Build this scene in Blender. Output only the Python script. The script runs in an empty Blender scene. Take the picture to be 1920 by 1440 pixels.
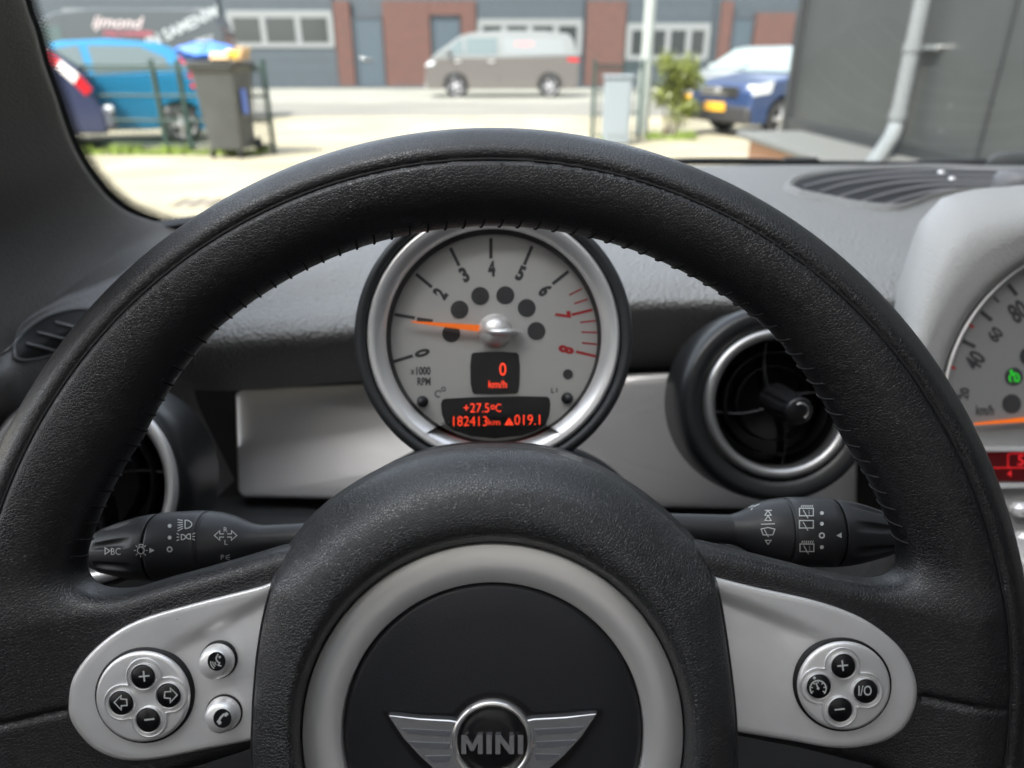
import bpy, bmesh, math, random
import numpy as np
from mathutils import Vector, Matrix

# ------------------------------------------------------------------ camera, sky, sun, exposure
scene = bpy.context.scene
col = scene.collection
FPX = 1331.0                       # focal length in pixels of the 1920 px wide photograph
PITCH = math.radians(24.6)
CAM = np.array([0.0, 0.0, 1.2])
cam_d = bpy.data.cameras.new('camera')
cam = bpy.data.objects.new('camera', cam_d)
col.objects.link(cam)
cam.location = CAM
cam.rotation_euler = (math.radians(90) - PITCH, 0, 0)
cam_d.sensor_width = 36
cam_d.lens = FPX / 1920 * 36
cam_d.clip_start = 0.01
cam_d.clip_end = 500
cam_d.dof.use_dof = True
cam_d.dof.focus_distance = 0.262
cam_d.dof.aperture_fstop = 9.0
scene.camera = cam

SUN_EL, SUN_AZ = math.radians(52), math.radians(215)   # azimuth clockwise from +Y (ahead)
world = bpy.data.worlds.new("World")
scene.world = world
world.use_nodes = True
nt = world.node_tree
nt.nodes.clear()
sky = nt.nodes.new('ShaderNodeTexSky')
sky.sky_type = 'NISHITA'
sky.sun_disc = False
sky.sun_elevation = SUN_EL
sky.sun_rotation = SUN_AZ
sky.air_density = 1.0
sky.dust_density = 3.0
bg = nt.nodes.new('ShaderNodeBackground')
bg.inputs['Strength'].default_value = 0.15
out = nt.nodes.new('ShaderNodeOutputWorld')
hs = nt.nodes.new('ShaderNodeHueSaturation'); hs.inputs['Saturation'].default_value = .38   # thin white haze over the blue
nt.links.new(sky.outputs[0], hs.inputs['Color']); nt.links.new(hs.outputs[0], bg.inputs[0])
nt.links.new(bg.outputs[0], out.inputs[0])
sun_d = bpy.data.lights.new('sun', 'SUN')
sun_d.energy = 2.0
sun_d.angle = math.radians(0.5)
sun_d.color = (1.0, 0.955, 0.88)
sun = bpy.data.objects.new('sun', sun_d)
col.objects.link(sun)
sun_dir = Vector((math.sin(SUN_AZ) * math.cos(SUN_EL), math.cos(SUN_AZ) * math.cos(SUN_EL), math.sin(SUN_EL)))
sun.rotation_euler = sun_dir.to_track_quat('Z', 'Y').to_euler()
sun.location = (0, 0, 30)
scene.view_settings.view_transform = 'Standard'
scene.view_settings.look = 'None'
scene.view_settings.exposure = 2.05
scene.view_settings.gamma = 1.0
scene.cycles.use_denoising = True
scene.cycles.max_bounces = 10
scene.cycles.diffuse_bounces = 5
scene.cycles.glossy_bounces = 4
scene.cycles.transparent_max_bounces = 16
scene.cycles.sample_clamp_indirect = 6.0

# ------------------------------------------------------------------ from pixels to places
cp, sp = math.cos(PITCH), math.sin(PITCH)
RT = np.array([1.0, 0, 0]); UP = np.array([0, sp, cp]); FW = np.array([0, cp, -sp])
def K(px, py, d):                  # point at camera depth d
    return CAM + RT * ((px - 960) / FPX * d) + UP * ((720 - py) / FPX * d) + FW * d
def G(px, py, Y):                  # point at distance Y ahead
    r = RT * ((px - 960) / FPX) + UP * ((720 - py) / FPX) + FW
    return CAM + r * (Y / r[1])
def Zp(px, py, z):                 # point at height z
    r = RT * ((px - 960) / FPX) + UP * ((720 - py) / FPX) + FW
    return CAM + r * ((z - CAM[2]) / r[2])

# ------------------------------------------------------------------ materials
MATS = {}
def mat(name, color=(.5, .5, .5), rough=.5, metal=0.0, spec=.5, bump=None, coat=0.0, emit=None, estr=1.0,
        vary=None, brick=None, dust=None, rvar=None, coat_r=.05):
    if name in MATS: return MATS[name]
    m = bpy.data.materials.new(name); m.use_nodes = True
    n = m.node_tree; n.nodes.clear(); L = n.links
    o = n.nodes.new('ShaderNodeOutputMaterial'); b = n.nodes.new('ShaderNodeBsdfPrincipled')
    L.new(b.outputs[0], o.inputs[0])
    b.inputs['Base Color'].default_value = (*color, 1)
    b.inputs['Roughness'].default_value = rough
    b.inputs['Metallic'].default_value = metal
    b.inputs['Specular IOR Level'].default_value = spec
    b.inputs['Coat Weight'].default_value = coat
    b.inputs['Coat Roughness'].default_value = coat_r
    if emit:
        b.inputs['Emission Color'].default_value = (*emit, 1)
        b.inputs['Emission Strength'].default_value = estr
    tc = n.nodes.new('ShaderNodeTexCoord')
    if vary:                       # (scale, amount) : soft mottling of the base colour
        nz = n.nodes.new('ShaderNodeTexNoise'); nz.inputs['Scale'].default_value = vary[0]; nz.inputs['Detail'].default_value = 5
        L.new(tc.outputs['Object'], nz.inputs['Vector'])
        r = n.nodes.new('ShaderNodeMapRange')
        r.inputs['From Min'].default_value = .3; r.inputs['From Max'].default_value = .7
        r.inputs['To Min'].default_value = 1 - vary[1]; r.inputs['To Max'].default_value = 1 + vary[1]
        L.new(nz.outputs[0], r.inputs[0])
        mx = n.nodes.new('ShaderNodeVectorMath'); mx.operation = 'SCALE'
        mx.inputs[0].default_value = color
        L.new(r.outputs[0], mx.inputs['Scale'])
        L.new(mx.outputs[0], b.inputs['Base Color'])
    if brick:
        sc, c1, c2, mo = brick
        mp = n.nodes.new('ShaderNodeMapping'); mp.inputs['Rotation'].default_value = (math.radians(90), 0, 0)
        bt = n.nodes.new('ShaderNodeTexBrick'); bt.inputs['Scale'].default_value = sc
        bt.inputs['Color1'].default_value = (*c1, 1); bt.inputs['Color2'].default_value = (*c2, 1); bt.inputs['Mortar'].default_value = (*mo, 1)
        bt.inputs['Mortar Size'].default_value = .012; bt.inputs['Brick Width'].default_value = .22; bt.inputs['Row Height'].default_value = .065
        L.new(tc.outputs['Object'], mp.inputs[0]); L.new(mp.outputs[0], bt.inputs['Vector'])
        L.new(bt.outputs['Color'], b.inputs['Base Color'])
    if rvar:                       # (scale, amount, stretch): worn and greasy patches
        mp = n.nodes.new('ShaderNodeMapping'); mp.inputs['Scale'].default_value = (1, rvar[2], 1); L.new(tc.outputs['Object'], mp.inputs[0])
        nz = n.nodes.new('ShaderNodeTexNoise'); nz.inputs['Scale'].default_value = rvar[0]; nz.inputs['Detail'].default_value = 6; L.new(mp.outputs[0], nz.inputs['Vector'])
        r = n.nodes.new('ShaderNodeMapRange'); r.inputs['From Min'].default_value = .35; r.inputs['From Max'].default_value = .65
        r.inputs['To Min'].default_value = rough - rvar[1]; r.inputs['To Max'].default_value = rough + rvar[1]
        L.new(nz.outputs[0], r.inputs[0]); L.new(r.outputs[0], b.inputs['Roughness'])
    if dust:                       # (scale, radius, share of cells): specks of lint and dust
        v = n.nodes.new('ShaderNodeTexVoronoi'); v.inputs['Scale'].default_value = dust[0]; L.new(tc.outputs['Object'], v.inputs['Vector'])
        a1 = n.nodes.new('ShaderNodeMath'); a1.operation = 'LESS_THAN'; a1.inputs[1].default_value = dust[1]; L.new(v.outputs['Distance'], a1.inputs[0])
        sx = n.nodes.new('ShaderNodeSeparateColor'); L.new(v.outputs['Color'], sx.inputs[0])
        a2 = n.nodes.new('ShaderNodeMath'); a2.operation = 'LESS_THAN'; a2.inputs[1].default_value = dust[2]; L.new(sx.outputs[0], a2.inputs[0])
        a3 = n.nodes.new('ShaderNodeMath'); a3.operation = 'MULTIPLY'; L.new(a1.outputs[0], a3.inputs[0]); L.new(a2.outputs[0], a3.inputs[1])
        mxd = n.nodes.new('ShaderNodeMix'); mxd.data_type = 'RGBA'; mxd.inputs['A'].default_value = (*color, 1); mxd.inputs['B'].default_value = (.30, .29, .27, 1)
        L.new(a3.outputs[0], mxd.inputs['Factor'])
        if b.inputs['Base Color'].links: L.new(b.inputs['Base Color'].links[0].from_socket, mxd.inputs['A'])
        L.new(mxd.outputs['Result'], b.inputs['Base Color'])
    if bump:
        h = None
        for kind, scale, dist in bump:
            if kind == 'leather':
                nz = n.nodes.new('ShaderNodeTexNoise'); nz.inputs['Scale'].default_value = scale * .35
                L.new(tc.outputs['Object'], nz.inputs['Vector'])
                ad = n.nodes.new('ShaderNodeVectorMath'); ad.operation = 'MULTIPLY_ADD'
                s_ = .9 / scale
                ad.inputs[1].default_value = (s_, s_, s_)
                L.new(nz.outputs['Color'], ad.inputs[0]); L.new(tc.outputs['Object'], ad.inputs[2])
                v = n.nodes.new('ShaderNodeTexVoronoi'); v.feature = 'DISTANCE_TO_EDGE'; v.inputs['Scale'].default_value = scale
                L.new(ad.outputs[0], v.inputs['Vector'])
                r = n.nodes.new('ShaderNodeMapRange'); r.inputs['From Max'].default_value = .16; r.interpolation_type = 'SMOOTHSTEP'
                L.new(v.outputs['Distance'], r.inputs[0]); src = r.outputs[0]
            elif kind == 'pebble':
                v = n.nodes.new('ShaderNodeTexVoronoi'); v.feature = 'SMOOTH_F1'; v.inputs['Scale'].default_value = scale
                v.inputs['Smoothness'].default_value = .6
                L.new(tc.outputs['Object'], v.inputs['Vector'])
                r = n.nodes.new('ShaderNodeMapRange'); r.inputs['From Max'].default_value = .8
                r.inputs['To Min'].default_value = 1; r.inputs['To Max'].default_value = 0
                L.new(v.outputs['Distance'], r.inputs[0]); src = r.outputs[0]
            else:
                v = n.nodes.new('ShaderNodeTexNoise'); v.inputs['Scale'].default_value = scale; v.inputs['Detail'].default_value = 4
                L.new(tc.outputs['Object'], v.inputs['Vector']); src = v.outputs[0]
            bp = n.nodes.new('ShaderNodeBump'); bp.inputs['Distance'].default_value = dist
            bp.inputs['Strength'].default_value = 1
            L.new(src, bp.inputs['Height'])
            if h: L.new(h, bp.inputs['Normal'])
            h = bp.outputs[0]
        L.new(h, b.inputs['Normal'])
    MATS[name] = m
    return m

# ------------------------------------------------------------------ mesh building
class MB:
    def __init__(s): s.v = []; s.f = []; s.mi = []; s.m = 0; s.sm = []
    def add(s, V, Fs, smooth=True):
        o = len(s.v); s.v.extend([tuple(map(float, p)) for p in V])
        for f in Fs: s.f.append([i + o for i in f]); s.mi.append(s.m); s.sm.append(smooth)
        return s
    def grid(s, P, cu=False, cv=False, flip=False, smooth=True):   # P[i][j] = point
        P = np.asarray(P, float); a, b = P.shape[:2]; Fs = []
        for i in range(a if cu else a - 1):
            for j in range(b if cv else b - 1):
                q = [i * b + j, ((i + 1) % a) * b + j, ((i + 1) % a) * b + (j + 1) % b, i * b + (j + 1) % b]
                Fs.append(q[::-1] if flip else q)
        return s.add(P.reshape(-1, 3), Fs, smooth)
    def box(s, c, size, R=None, bev=0.0):
        c = np.asarray(c, float); h = np.asarray(size, float) / 2
        R = np.eye(3) if R is None else np.asarray(R)
        if bev <= 0:
            V = [c + R @ (h * np.array(k)) for k in [(-1,-1,-1),(1,-1,-1),(1,1,-1),(-1,1,-1),(-1,-1,1),(1,-1,1),(1,1,1),(-1,1,1)]]
            return s.add(V, [(0,3,2,1),(4,5,6,7),(0,1,5,4),(1,2,6,5),(2,3,7,6),(3,0,4,7)], False)
        b = min(bev, h.min() * .9); V = []; idx = {}
        for sx in (-1, 1):
            for sy in (-1, 1):
                for sz in (-1, 1):
                    for k in range(3):
                        q = h - b; q[k] = h[k]
                        idx[sx, sy, sz, k] = len(V); V.append(c + R @ (q * np.array([sx, sy, sz])))
        Fs = []
        for k in range(3):
            a, d = [i for i in range(3) if i != k]
            for sk in (-1, 1):
                q = []
                for (sa, sd) in ((-1,-1),(1,-1),(1,1),(-1,1)):
                    t = [0,0,0]; t[k] = sk; t[a] = sa; t[d] = sd; q.append(idx[(*t, k)])
                flip = (sk < 0) ^ (k == 1)
                Fs.append(q[::-1] if flip else q)
        for a in range(3):
            k, d = [i for i in range(3) if i != a]
            for sk in (-1, 1):
                for sd in (-1, 1):
                    t0 = [0,0,0]; t1 = [0,0,0]; t0[k] = t1[k] = sk; t0[d] = t1[d] = sd; t0[a] = -1; t1[a] = 1
                    Fs.append([idx[(*t0, k)], idx[(*t1, k)], idx[(*t1, d)], idx[(*t0, d)]])
        for sx in (-1, 1):
            for sy in (-1, 1):
                for sz in (-1, 1): Fs.append([idx[sx, sy, sz, k] for k in range(3)])
        return s.add(V, Fs, False)
    def tube(s, pts, r, n=10, caps=True, closed=False):
        pts = [np.asarray(p, float) for p in pts]; N = len(pts)
        rs = r if hasattr(r, '__len__') else [r] * N
        ring = []; prev = None
        for i, p in enumerate(pts):
            a = pts[(i - 1) % N] if (closed or i > 0) else p
            b = pts[(i + 1) % N] if (closed or i < N - 1) else p
            t = b - a; t /= np.linalg.norm(t) + 1e-12
            if prev is None:
                ref = np.array([0, 0, 1.]) if abs(t[2]) < .9 else np.array([1., 0, 0])
                x = np.cross(t, ref)
            else: x = prev - t * (prev @ t)
            x /= np.linalg.norm(x) + 1e-12; prev = x; y = np.cross(t, x)
            ring.append([p + (x * math.cos(k * 2 * math.pi / n) + y * math.sin(k * 2 * math.pi / n)) * rs[i] for k in range(n)])
        s.grid(ring, cu=closed, cv=True)
        if caps and not closed:
            s.add(ring[0], [list(range(n))[::-1]], False); s.add(ring[-1], [list(range(n))], False)
        return s
    def lathe(s, prof, fr, n=64, a0=0, a1=2 * math.pi, sq=None):   # prof [(r, z)], fr Frame (z to the viewer)
        full = abs(a1 - a0 - 2 * math.pi) < 1e-6
        m = n if full else n + 1
        P = [[fr(r * math.cos(a0 + (a1 - a0) * k / n), r * math.sin(a0 + (a1 - a0) * k / n), z) for r, z in prof] for k in range(m)]
        return s.grid(P, cu=full)
    def prism(s, poly, f0, f1, smooth=False, cap0=True, cap1=True):  # poly 2d points, f0/f1 map (x,y)->world at both levels
        n = len(poly); A = [f0(*p) for p in poly]; B = [f1(*p) for p in poly]
        s.add(A + B, [[i, (i + 1) % n, n + (i + 1) % n, n + i] for i in range(n)], smooth)
        if cap1: s.add(B, [list(range(n))], False)
        if cap0: s.add(A, [list(range(n))[::-1]], False)
        return s

class Frame:
    def __init__(s, o, X, Y, Z): s.o = np.array(o, float); s.X, s.Y, s.Z = [np.array(q, float) for q in (X, Y, Z)]
    def __call__(s, x, y, z=0.0): return s.o + s.X * x + s.Y * y + s.Z * z
def CF(px, py, d): return Frame(K(px, py, d), RT, UP, -FW)

def xform(o, parent):
    return
ROOTM = {}
def thing(name, base, label, cat, group=None, rot=None):
    o = bpy.data.objects.new(name, None); o.empty_display_size = .05; col.objects.link(o)
    M = Matrix.Translation(Vector(tuple(map(float, base))))
    if rot is not None: M = M @ Matrix(rot).to_4x4()
    o.matrix_world = M; ROOTM[o.name] = M
    o['label'] = label; o['category'] = cat
    if group: o['group'] = group
    return o
def rootm(o):
    while o.parent: o = o.parent
    return ROOTM.get(o.name, Matrix())
def mesh(name, mb, mats, parent=None, label=None, cat=None, kind=None, group=None, base=None, weld=False, auto=None):
    me = bpy.data.meshes.new(name)
    V = np.array(mb.v, float)
    if parent is not None: Mi = np.array(rootm(parent).inverted())
    elif base is not None: Mi = np.array(Matrix.Translation(-Vector(tuple(map(float, base)))))
    else: Mi = np.eye(4)
    V = V @ Mi[:3, :3].T + Mi[:3, 3]
    me.from_pydata(V.tolist(), [], mb.f)
    if not isinstance(mats, (list, tuple)): mats = [mats]
    for m in mats: me.materials.append(m)
    me.polygons.foreach_set('material_index', mb.mi)
    me.polygons.foreach_set('use_smooth', mb.sm)
    bm = bmesh.new(); bm.from_mesh(me)
    if weld: bmesh.ops.remove_doubles(bm, verts=bm.verts, dist=1e-6)
    bmesh.ops.recalc_face_normals(bm, faces=bm.faces)
    bm.to_mesh(me); bm.free()
    if auto is not None:
        me.set_sharp_from_angle(angle=math.radians(auto))
    me.update()
    o = bpy.data.objects.new(name, me); col.objects.link(o)
    if parent is not None: o.parent = parent
    elif base is not None:
        o.location = tuple(map(float, base)); ROOTM[o.name] = Matrix.Translation(o.location)
    if label: o['label'] = label
    if cat: o['category'] = cat
    if kind: o['kind'] = kind
    if group: o['group'] = group
    return o

def cr(P, n):                      # Catmull-Rom through the first axis of P, n samples per span
    P = np.asarray(P, float); m = len(P)
    Q = np.concatenate([[2 * P[0] - P[1]], P, [2 * P[-1] - P[-2]]]); res = []
    for i in range(m - 1):
        a, b, c, d = Q[i], Q[i + 1], Q[i + 2], Q[i + 3]
        for k in range(n):
            t = k / n
            res.append(.5 * (2 * b + (c - a) * t + (2 * a - 5 * b + 4 * c - d) * t * t + (-a + 3 * b - 3 * c + d) * t ** 3))
    res.append(P[-1]); return np.array(res)
def crc(P, n):                     # closed
    P = np.asarray(P, float); m = len(P); res = []
    for i in range(m):
        a, b, c, d = P[i - 1], P[i], P[(i + 1) % m], P[(i + 2) % m]
        for k in range(n):
            t = k / n
            res.append(.5 * (2 * b + (c - a) * t + (2 * a - 5 * b + 4 * c - d) * t * t + (-a + 3 * b - 3 * c + d) * t ** 3))
    return np.array(res)
def surf(ctrl, nu=6, nv=6):        # smooth sheet through a control grid of world points
    A = cr(np.asarray(ctrl, float), nu); return np.swapaxes(cr(np.swapaxes(A, 0, 1), nv), 0, 1)

def ribbon(mb, pts, w, fn, lift=0.0, closed=False):   # flat printed line through pixel points
    pts = [np.array(p, float) for p in pts]; n = len(pts); L = []; R = []
    for i, p in enumerate(pts):
        a = pts[i - 1] if (i > 0 or closed) else p
        b = pts[(i + 1) % n] if (i < n - 1 or closed) else p
        d0 = p - a; d1 = b - p
        d0 = d0 / (np.linalg.norm(d0) + 1e-9); d1 = d1 / (np.linalg.norm(d1) + 1e-9)
        t = d0 + d1; t /= np.linalg.norm(t) + 1e-9; nn = np.array([-t[1], t[0]])
        dd = d1 if np.linalg.norm(d1) > .5 else d0
        k = 1 / max(.5, abs(nn @ np.array([-dd[1], dd[0]])))
        L.append(p + nn * w / 2 * k); R.append(p - nn * w / 2 * k)
    V = [fn(q[0], q[1], lift) for q in L] + [fn(q[0], q[1], lift) for q in R]
    m = n if closed else n - 1
    mb.add(V, [[i, (i + 1) % n, n + (i + 1) % n, n + i] for i in range(m)], False)
    return mb
def disc(mb, cx, cy, r, fn, lift=0.0, n=24, ry=None):
    ry = ry or r
    V = [fn(cx + r * math.cos(k * 2 * math.pi / n), cy + ry * math.sin(k * 2 * math.pi / n), lift) for k in range(n)]
    return mb.add(V, [list(range(n))], False)
def circ(cx, cy, r, n=24, a0=0, a1=360, ry=None):
    ry = ry or r; full = abs(a1 - a0) >= 360
    return [(cx + r * math.cos(math.radians(a0 + (a1 - a0) * k / n)), cy + ry * math.sin(math.radians(a0 + (a1 - a0) * k / n))) for k in range(n if full else n + 1)]
def poly(mb, pts, fn, lift=0.0): return mb.add([fn(x, y, lift) for x, y in pts], [list(range(len(pts)))], False)

_tc = {}
def textgeo(txt, bold=0.0, ext=0.0):
    key = (txt, bold, ext)
    if key in _tc: return _tc[key]
    c = bpy.data.curves.new('t', 'FONT'); c.body = txt; c.offset = bold; c.extrude = ext
    c.align_x = 'CENTER'; c.align_y = 'CENTER'; c.resolution_u = 3; c.size = 1
    o = bpy.data.objects.new('t', c); col.objects.link(o)
    me = bpy.data.meshes.new_from_object(o.evaluated_get(bpy.context.evaluated_depsgraph_get()))
    V = np.array([v.co[:] for v in me.vertices]); Fs = [list(p.vertices) for p in me.polygons]
    if len(V): V[:, 1] -= (V[:, 1].max() + V[:, 1].min()) / 2; V[:, 0] -= (V[:, 0].max() + V[:, 0].min()) / 2
    bpy.data.objects.remove(o); bpy.data.curves.remove(c); bpy.data.meshes.remove(me)
    _tc[key] = (V, Fs); return V, Fs
def text(mb, txt, px, py, w, h, fn, ang=0.0, lift=0.0, bold=0.0, ext=0.0, extl=0.0, shear=0.0):
    V, Fs = textgeo(txt, bold, ext)
    sx = w / (V[:, 0].max() - V[:, 0].min()); sy = h / (V[:, 1].max() - V[:, 1].min())
    c, s = math.cos(math.radians(ang)), math.sin(math.radians(ang)); W = []
    for x, y, z in V:
        X = x * sx + y * sy * shear; Y = y * sy
        zz = (extl if z > 0 else 0) if ext else 0
        W.append(fn(px + X * c - Y * s, py - (X * s + Y * c), lift + zz))
    return mb.add(W, Fs, False)

def KD(d):                         # printing plane at camera depth d
    return lambda px, py, l=0.0: K(px, py, d - l)

# ------------------------------------------------------------------ surface nets over a signed distance
def nets(f, lo, hi, h):
    ax = [np.arange(lo[k], hi[k] + h, h) for k in range(3)]
    S = np.array([len(a) for a in ax]); D = np.empty(S, np.float32)
    YY, ZZ = np.meshgrid(ax[1], ax[2], indexing='ij')
    for i in range(0, S[0], 16):
        xs = ax[0][i:i + 16]
        P = np.empty((len(xs), S[1], S[2], 3)); P[..., 0] = xs[:, None, None]; P[..., 1] = YY; P[..., 2] = ZZ
        D[i:i + 16] = f(P.reshape(-1, 3)).reshape(len(xs), S[1], S[2])
    neg = D < 0
    c = np.zeros(S - 1, np.int8)
    for a in (0, 1):
        for b in (0, 1):
            for e in (0, 1): c += neg[a:S[0] - 1 + a, b:S[1] - 1 + b, e:S[2] - 1 + e]
    act = (c > 0) & (c < 8)
    idx = -np.ones(S - 1, np.int64); ids = np.argwhere(act); idx[act] = np.arange(len(ids))
    V = np.array(lo) + (ids + .5) * h; V0 = V.copy()
    for it in range(4):
        v = f(V); g = np.stack([f(V + np.eye(3)[k] * h * .2) - v for k in range(3)], 1) / (h * .2)
        V = V - g * (v / np.maximum((g * g).sum(1), .2))[:, None]
        V = np.clip(V, V0 - h * .8, V0 + h * .8)
    Q = []
    for k in range(3):
        a, b = [(1, 2), (2, 0), (0, 1)][k]
        sl0 = [slice(1, -1)] * 3; sl1 = [slice(1, -1)] * 3
        n0 = [slice(None)] * 3; n1 = [slice(None)] * 3
        n0[k] = slice(0, -1); n1[k] = slice(1, None)
        e = np.argwhere(neg[tuple(n0)] != neg[tuple(n1)])
        e = e[(e[:, a] > 0) & (e[:, b] > 0) & (e[:, a] < S[a] - 1) & (e[:, b] < S[b] - 1)]
        s0 = neg[tuple(e.T)]
        ea = np.zeros(3, int); ea[a] = 1; eb = np.zeros(3, int); eb[b] = 1
        q = np.stack([idx[tuple((e - ea - eb).T)], idx[tuple((e - eb).T)], idx[tuple(e.T)], idx[tuple((e - ea).T)]], 1)
        q[~s0] = q[~s0][:, ::-1]
        Q.append(q)
    Q = np.concatenate(Q); Q = Q[(Q >= 0).all(1)]
    return V, Q
def smin(a, b, k):
    h = np.clip(.5 + .5 * (b - a) / k, 0, 1); return b + (a - b) * h - k * h * (1 - h)
def polysdf(P, poly):
    poly = np.asarray(poly, float); d = np.full(len(P), 1e9); s = np.ones(len(P))
    n = len(poly)
    for i in range(n):
        a, b = poly[i], poly[i - 1]; e = b - a; w = P - a
        t = np.clip((w @ e) / (e @ e), 0, 1); q = w - t[:, None] * e
        d = np.minimum(d, (q * q).sum(1))
        c1 = P[:, 1] >= a[1]; c2 = P[:, 1] < b[1]; c3 = e[0] * w[:, 1] > e[1] * w[:, 0]
        fl = (c1 & c2 & c3) | (~c1 & ~c2 & ~c3); s = np.where(fl, -s, s)
    return s * np.sqrt(d)
def nets_mesh(name, V, Q, mats, parent):    # V in the parent's root frame
    me = bpy.data.meshes.new(name)
    me.vertices.add(len(V)); me.vertices.foreach_set('co', V.astype(np.float32).ravel())
    me.loops.add(len(Q) * 4); me.loops.foreach_set('vertex_index', Q.ravel().astype(np.int32))
    me.polygons.add(len(Q)); me.polygons.foreach_set('loop_start', np.arange(0, len(Q) * 4, 4, dtype=np.int32))
    me.update(calc_edges=True); me.validate()
    me.polygons.foreach_set('use_smooth', [True] * len(me.polygons))
    me.materials.append(mats); me.update()
    o = bpy.data.objects.new(name, me); col.objects.link(o); o.parent = parent
    return o
# ------------------------------------------------------------------ materials of the cabin
leather = mat('leather', (.006, .006, .0065), .37, bump=[('leather', 880, .00008), ('noise', 240, .00016), ('noise', 2600, .00005)], spec=.7, coat=.15, coat_r=.45, dust=(260, .05, .02), rvar=(28, .09, 1))
grain = mat('hub_grain', (.012, .013, .0135), .34, bump=[('leather', 1080, .00012), ('noise', 800, .00011)], spec=.9, coat=.25, coat_r=.45, rvar=(40, .05, 1))
satin_black = mat('satin_black', (.016, .017, .020), .40, bump=[('noise', 1500, .00007)], dust=(240, .09, .05), rvar=(35, .10, 1))
silver = mat('satin_silver', (.95, .94, .93), .38, metal=.6, bump=[('noise', 5200, .00001)], vary=(60, .05), rvar=(60, .025, 1), dust=(200, .04, .03))
silver_hi = mat('bright_silver', (.80, .80, .80), .32, metal=.7)
chrome = mat('chrome', (.88, .87, .86), .13, metal=1.0)
badge_chrome = mat('badge_chrome', (.95, .93, .91), .11, metal=.88)
chrome_grey = mat('emblem_grey', (.13, .135, .15), .5)
gloss_black = mat('gloss_black', (.006, .006, .007), .28, spec=.5)
white_print = mat('white_print', (.62, .64, .62), .5)
thread = mat('thread', (.008, .008, .009), .7)
pad_mat = mat('dash_pad', (.255, .256, .25), .44, bump=[('pebble', 430, .0015), ('noise', 160, .0005)], spec=.6)
dark_plastic = mat('dark_plastic', (.022, .023, .025), .5, bump=[('pebble', 900, .00015)])
stalk_mat = mat('stalk_plastic', (.028, .029, .031), .42, bump=[('noise', 4500, .00004)])
void_black = mat('duct_black', (.003, .003, .003), .6)

# ------------------------------------------------------------------ the steering wheel
WROT = np.array([RT, UP, -FW]).T
WO = K(923, 1240, .250)
wheel = thing('steering_wheel', WO, 'black leather steering wheel with silver spokes and winged emblem in front of the dashboard', 'steering wheel', rot=WROT)
def L(px, py, d): return WROT.T @ (K(px, py, d) - WO)
def L2(pts, d): return [tuple(L(x, y, d)[:2]) for x, y in pts]
sp_l = L2([(700, 1000), (510, 1036), (430, 1060), (360, 1080), (300, 1096), (225, 1119), (100, 1132), (20, 1150), (20, 1600), (120, 1545), (250, 1478), (370, 1444), (480, 1408), (700, 1370)], .241)
sp_r = L2([(1150, 990), (1338, 1028), (1440, 1054), (1500, 1069), (1565, 1086), (1640, 1100), (1740, 1118), (1830, 1140), (1830, 1570), (1740, 1500), (1640, 1444), (1513, 1412), (1383, 1386), (1150, 1345)], .241)
IN_T = np.radians([0, 20, 40, 58, 72, 82, 95, 130, 180]); IN_R = np.array([.1536, .1534, .1526, .1468, .1488, .1496, .150, .152, .153])
pleats = [(L(-60, 1362, .236)[:2], L(128, 1331, .239)[:2]), (L(1722, 1305, .239)[:2], L(1884, 1327, .236)[:2])]
def rim_sdf(P):
    x, y, z = P.T
    r = np.hypot(x, y); th = np.abs(np.arctan2(x, y))
    inn = np.interp(th, IN_T, IN_R)
    Rc = (.187 + inn) / 2; a = (.187 - inn) / 2; bz = .0158
    k = np.sqrt(((r - Rc) / a) ** 2 + (z / bz) ** 2)
    d = (k - 1) * np.minimum(a, bz)
    fr = np.clip(z / .006, 0, 1)
    d = d - .0007 * np.exp(-((r - .1765) / .0030) ** 2) * fr
    def spoke(poly):
        d2 = polysdf(P[:, :2], poly) + .006; w = np.abs(z - .0012) - .0035
        return np.minimum(np.maximum(d2, w), 0) + np.hypot(np.maximum(d2, 0), np.maximum(w, 0)) - .006
    m = (y < .06) & (np.abs(x) < .2)
    s = np.full(len(P), .05)
    if m.any():
        Pm = P[m]; zz = z; 
        P_, z_ = P, z
        def sp_(poly):
            d2 = polysdf(Pm[:, :2], poly) + .006; w = np.abs(Pm[:, 2] - .0012) - .0035
            return np.minimum(np.maximum(d2, w), 0) + np.hypot(np.maximum(d2, 0), np.maximum(w, 0)) - .006
        s[m] = np.minimum(sp_(sp_l), sp_(sp_r))
    d = smin(d, s, .016)
    d = d + .0012 * np.exp(-((r - .1722) / .0011) ** 2) * fr
    for A, B in pleats:
        e = B - A; w = P[:, :2] - A; t = np.clip((w @ e) / (e @ e), 0, 1)
        q = np.hypot(*(w - t[:, None] * e).T)
        d = d + .0010 * np.exp(-(q / .0011) ** 2) * fr * (t > 0) * (t < 1)
    return d
RV, RQ = nets(rim_sdf, (-.192, -.192, -.021), (.192, .192, .023), .00105)
rim = nets_mesh('rim', RV, RQ, leather, wheel)
# hand stitching along the inner edge
mb = MB()
for i in range(150):
    th = -math.pi + (i + .5) * 2 * math.pi / 150
    inn = float(np.interp(abs(th), IN_T, IN_R)); a = (.187 - inn) / 2; Rc = (.187 + inn) / 2
    pts = []
    for ph, sk in ((198, -.0012), (188, -.0006), (176, 0), (166, .0005), (160, .0008)):
        p_ = math.radians(ph)
        rr = Rc + (a + .0002) * math.cos(p_); zz = .0162 * math.sin(p_)
        t2 = th + sk / rr + .000 
        pts.append(WO + WROT @ np.array([rr * math.sin(t2), rr * math.cos(t2), zz]))
    mb.tube(pts, .00042, 6)
mesh('stitching', mb, thread, wheel)

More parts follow.
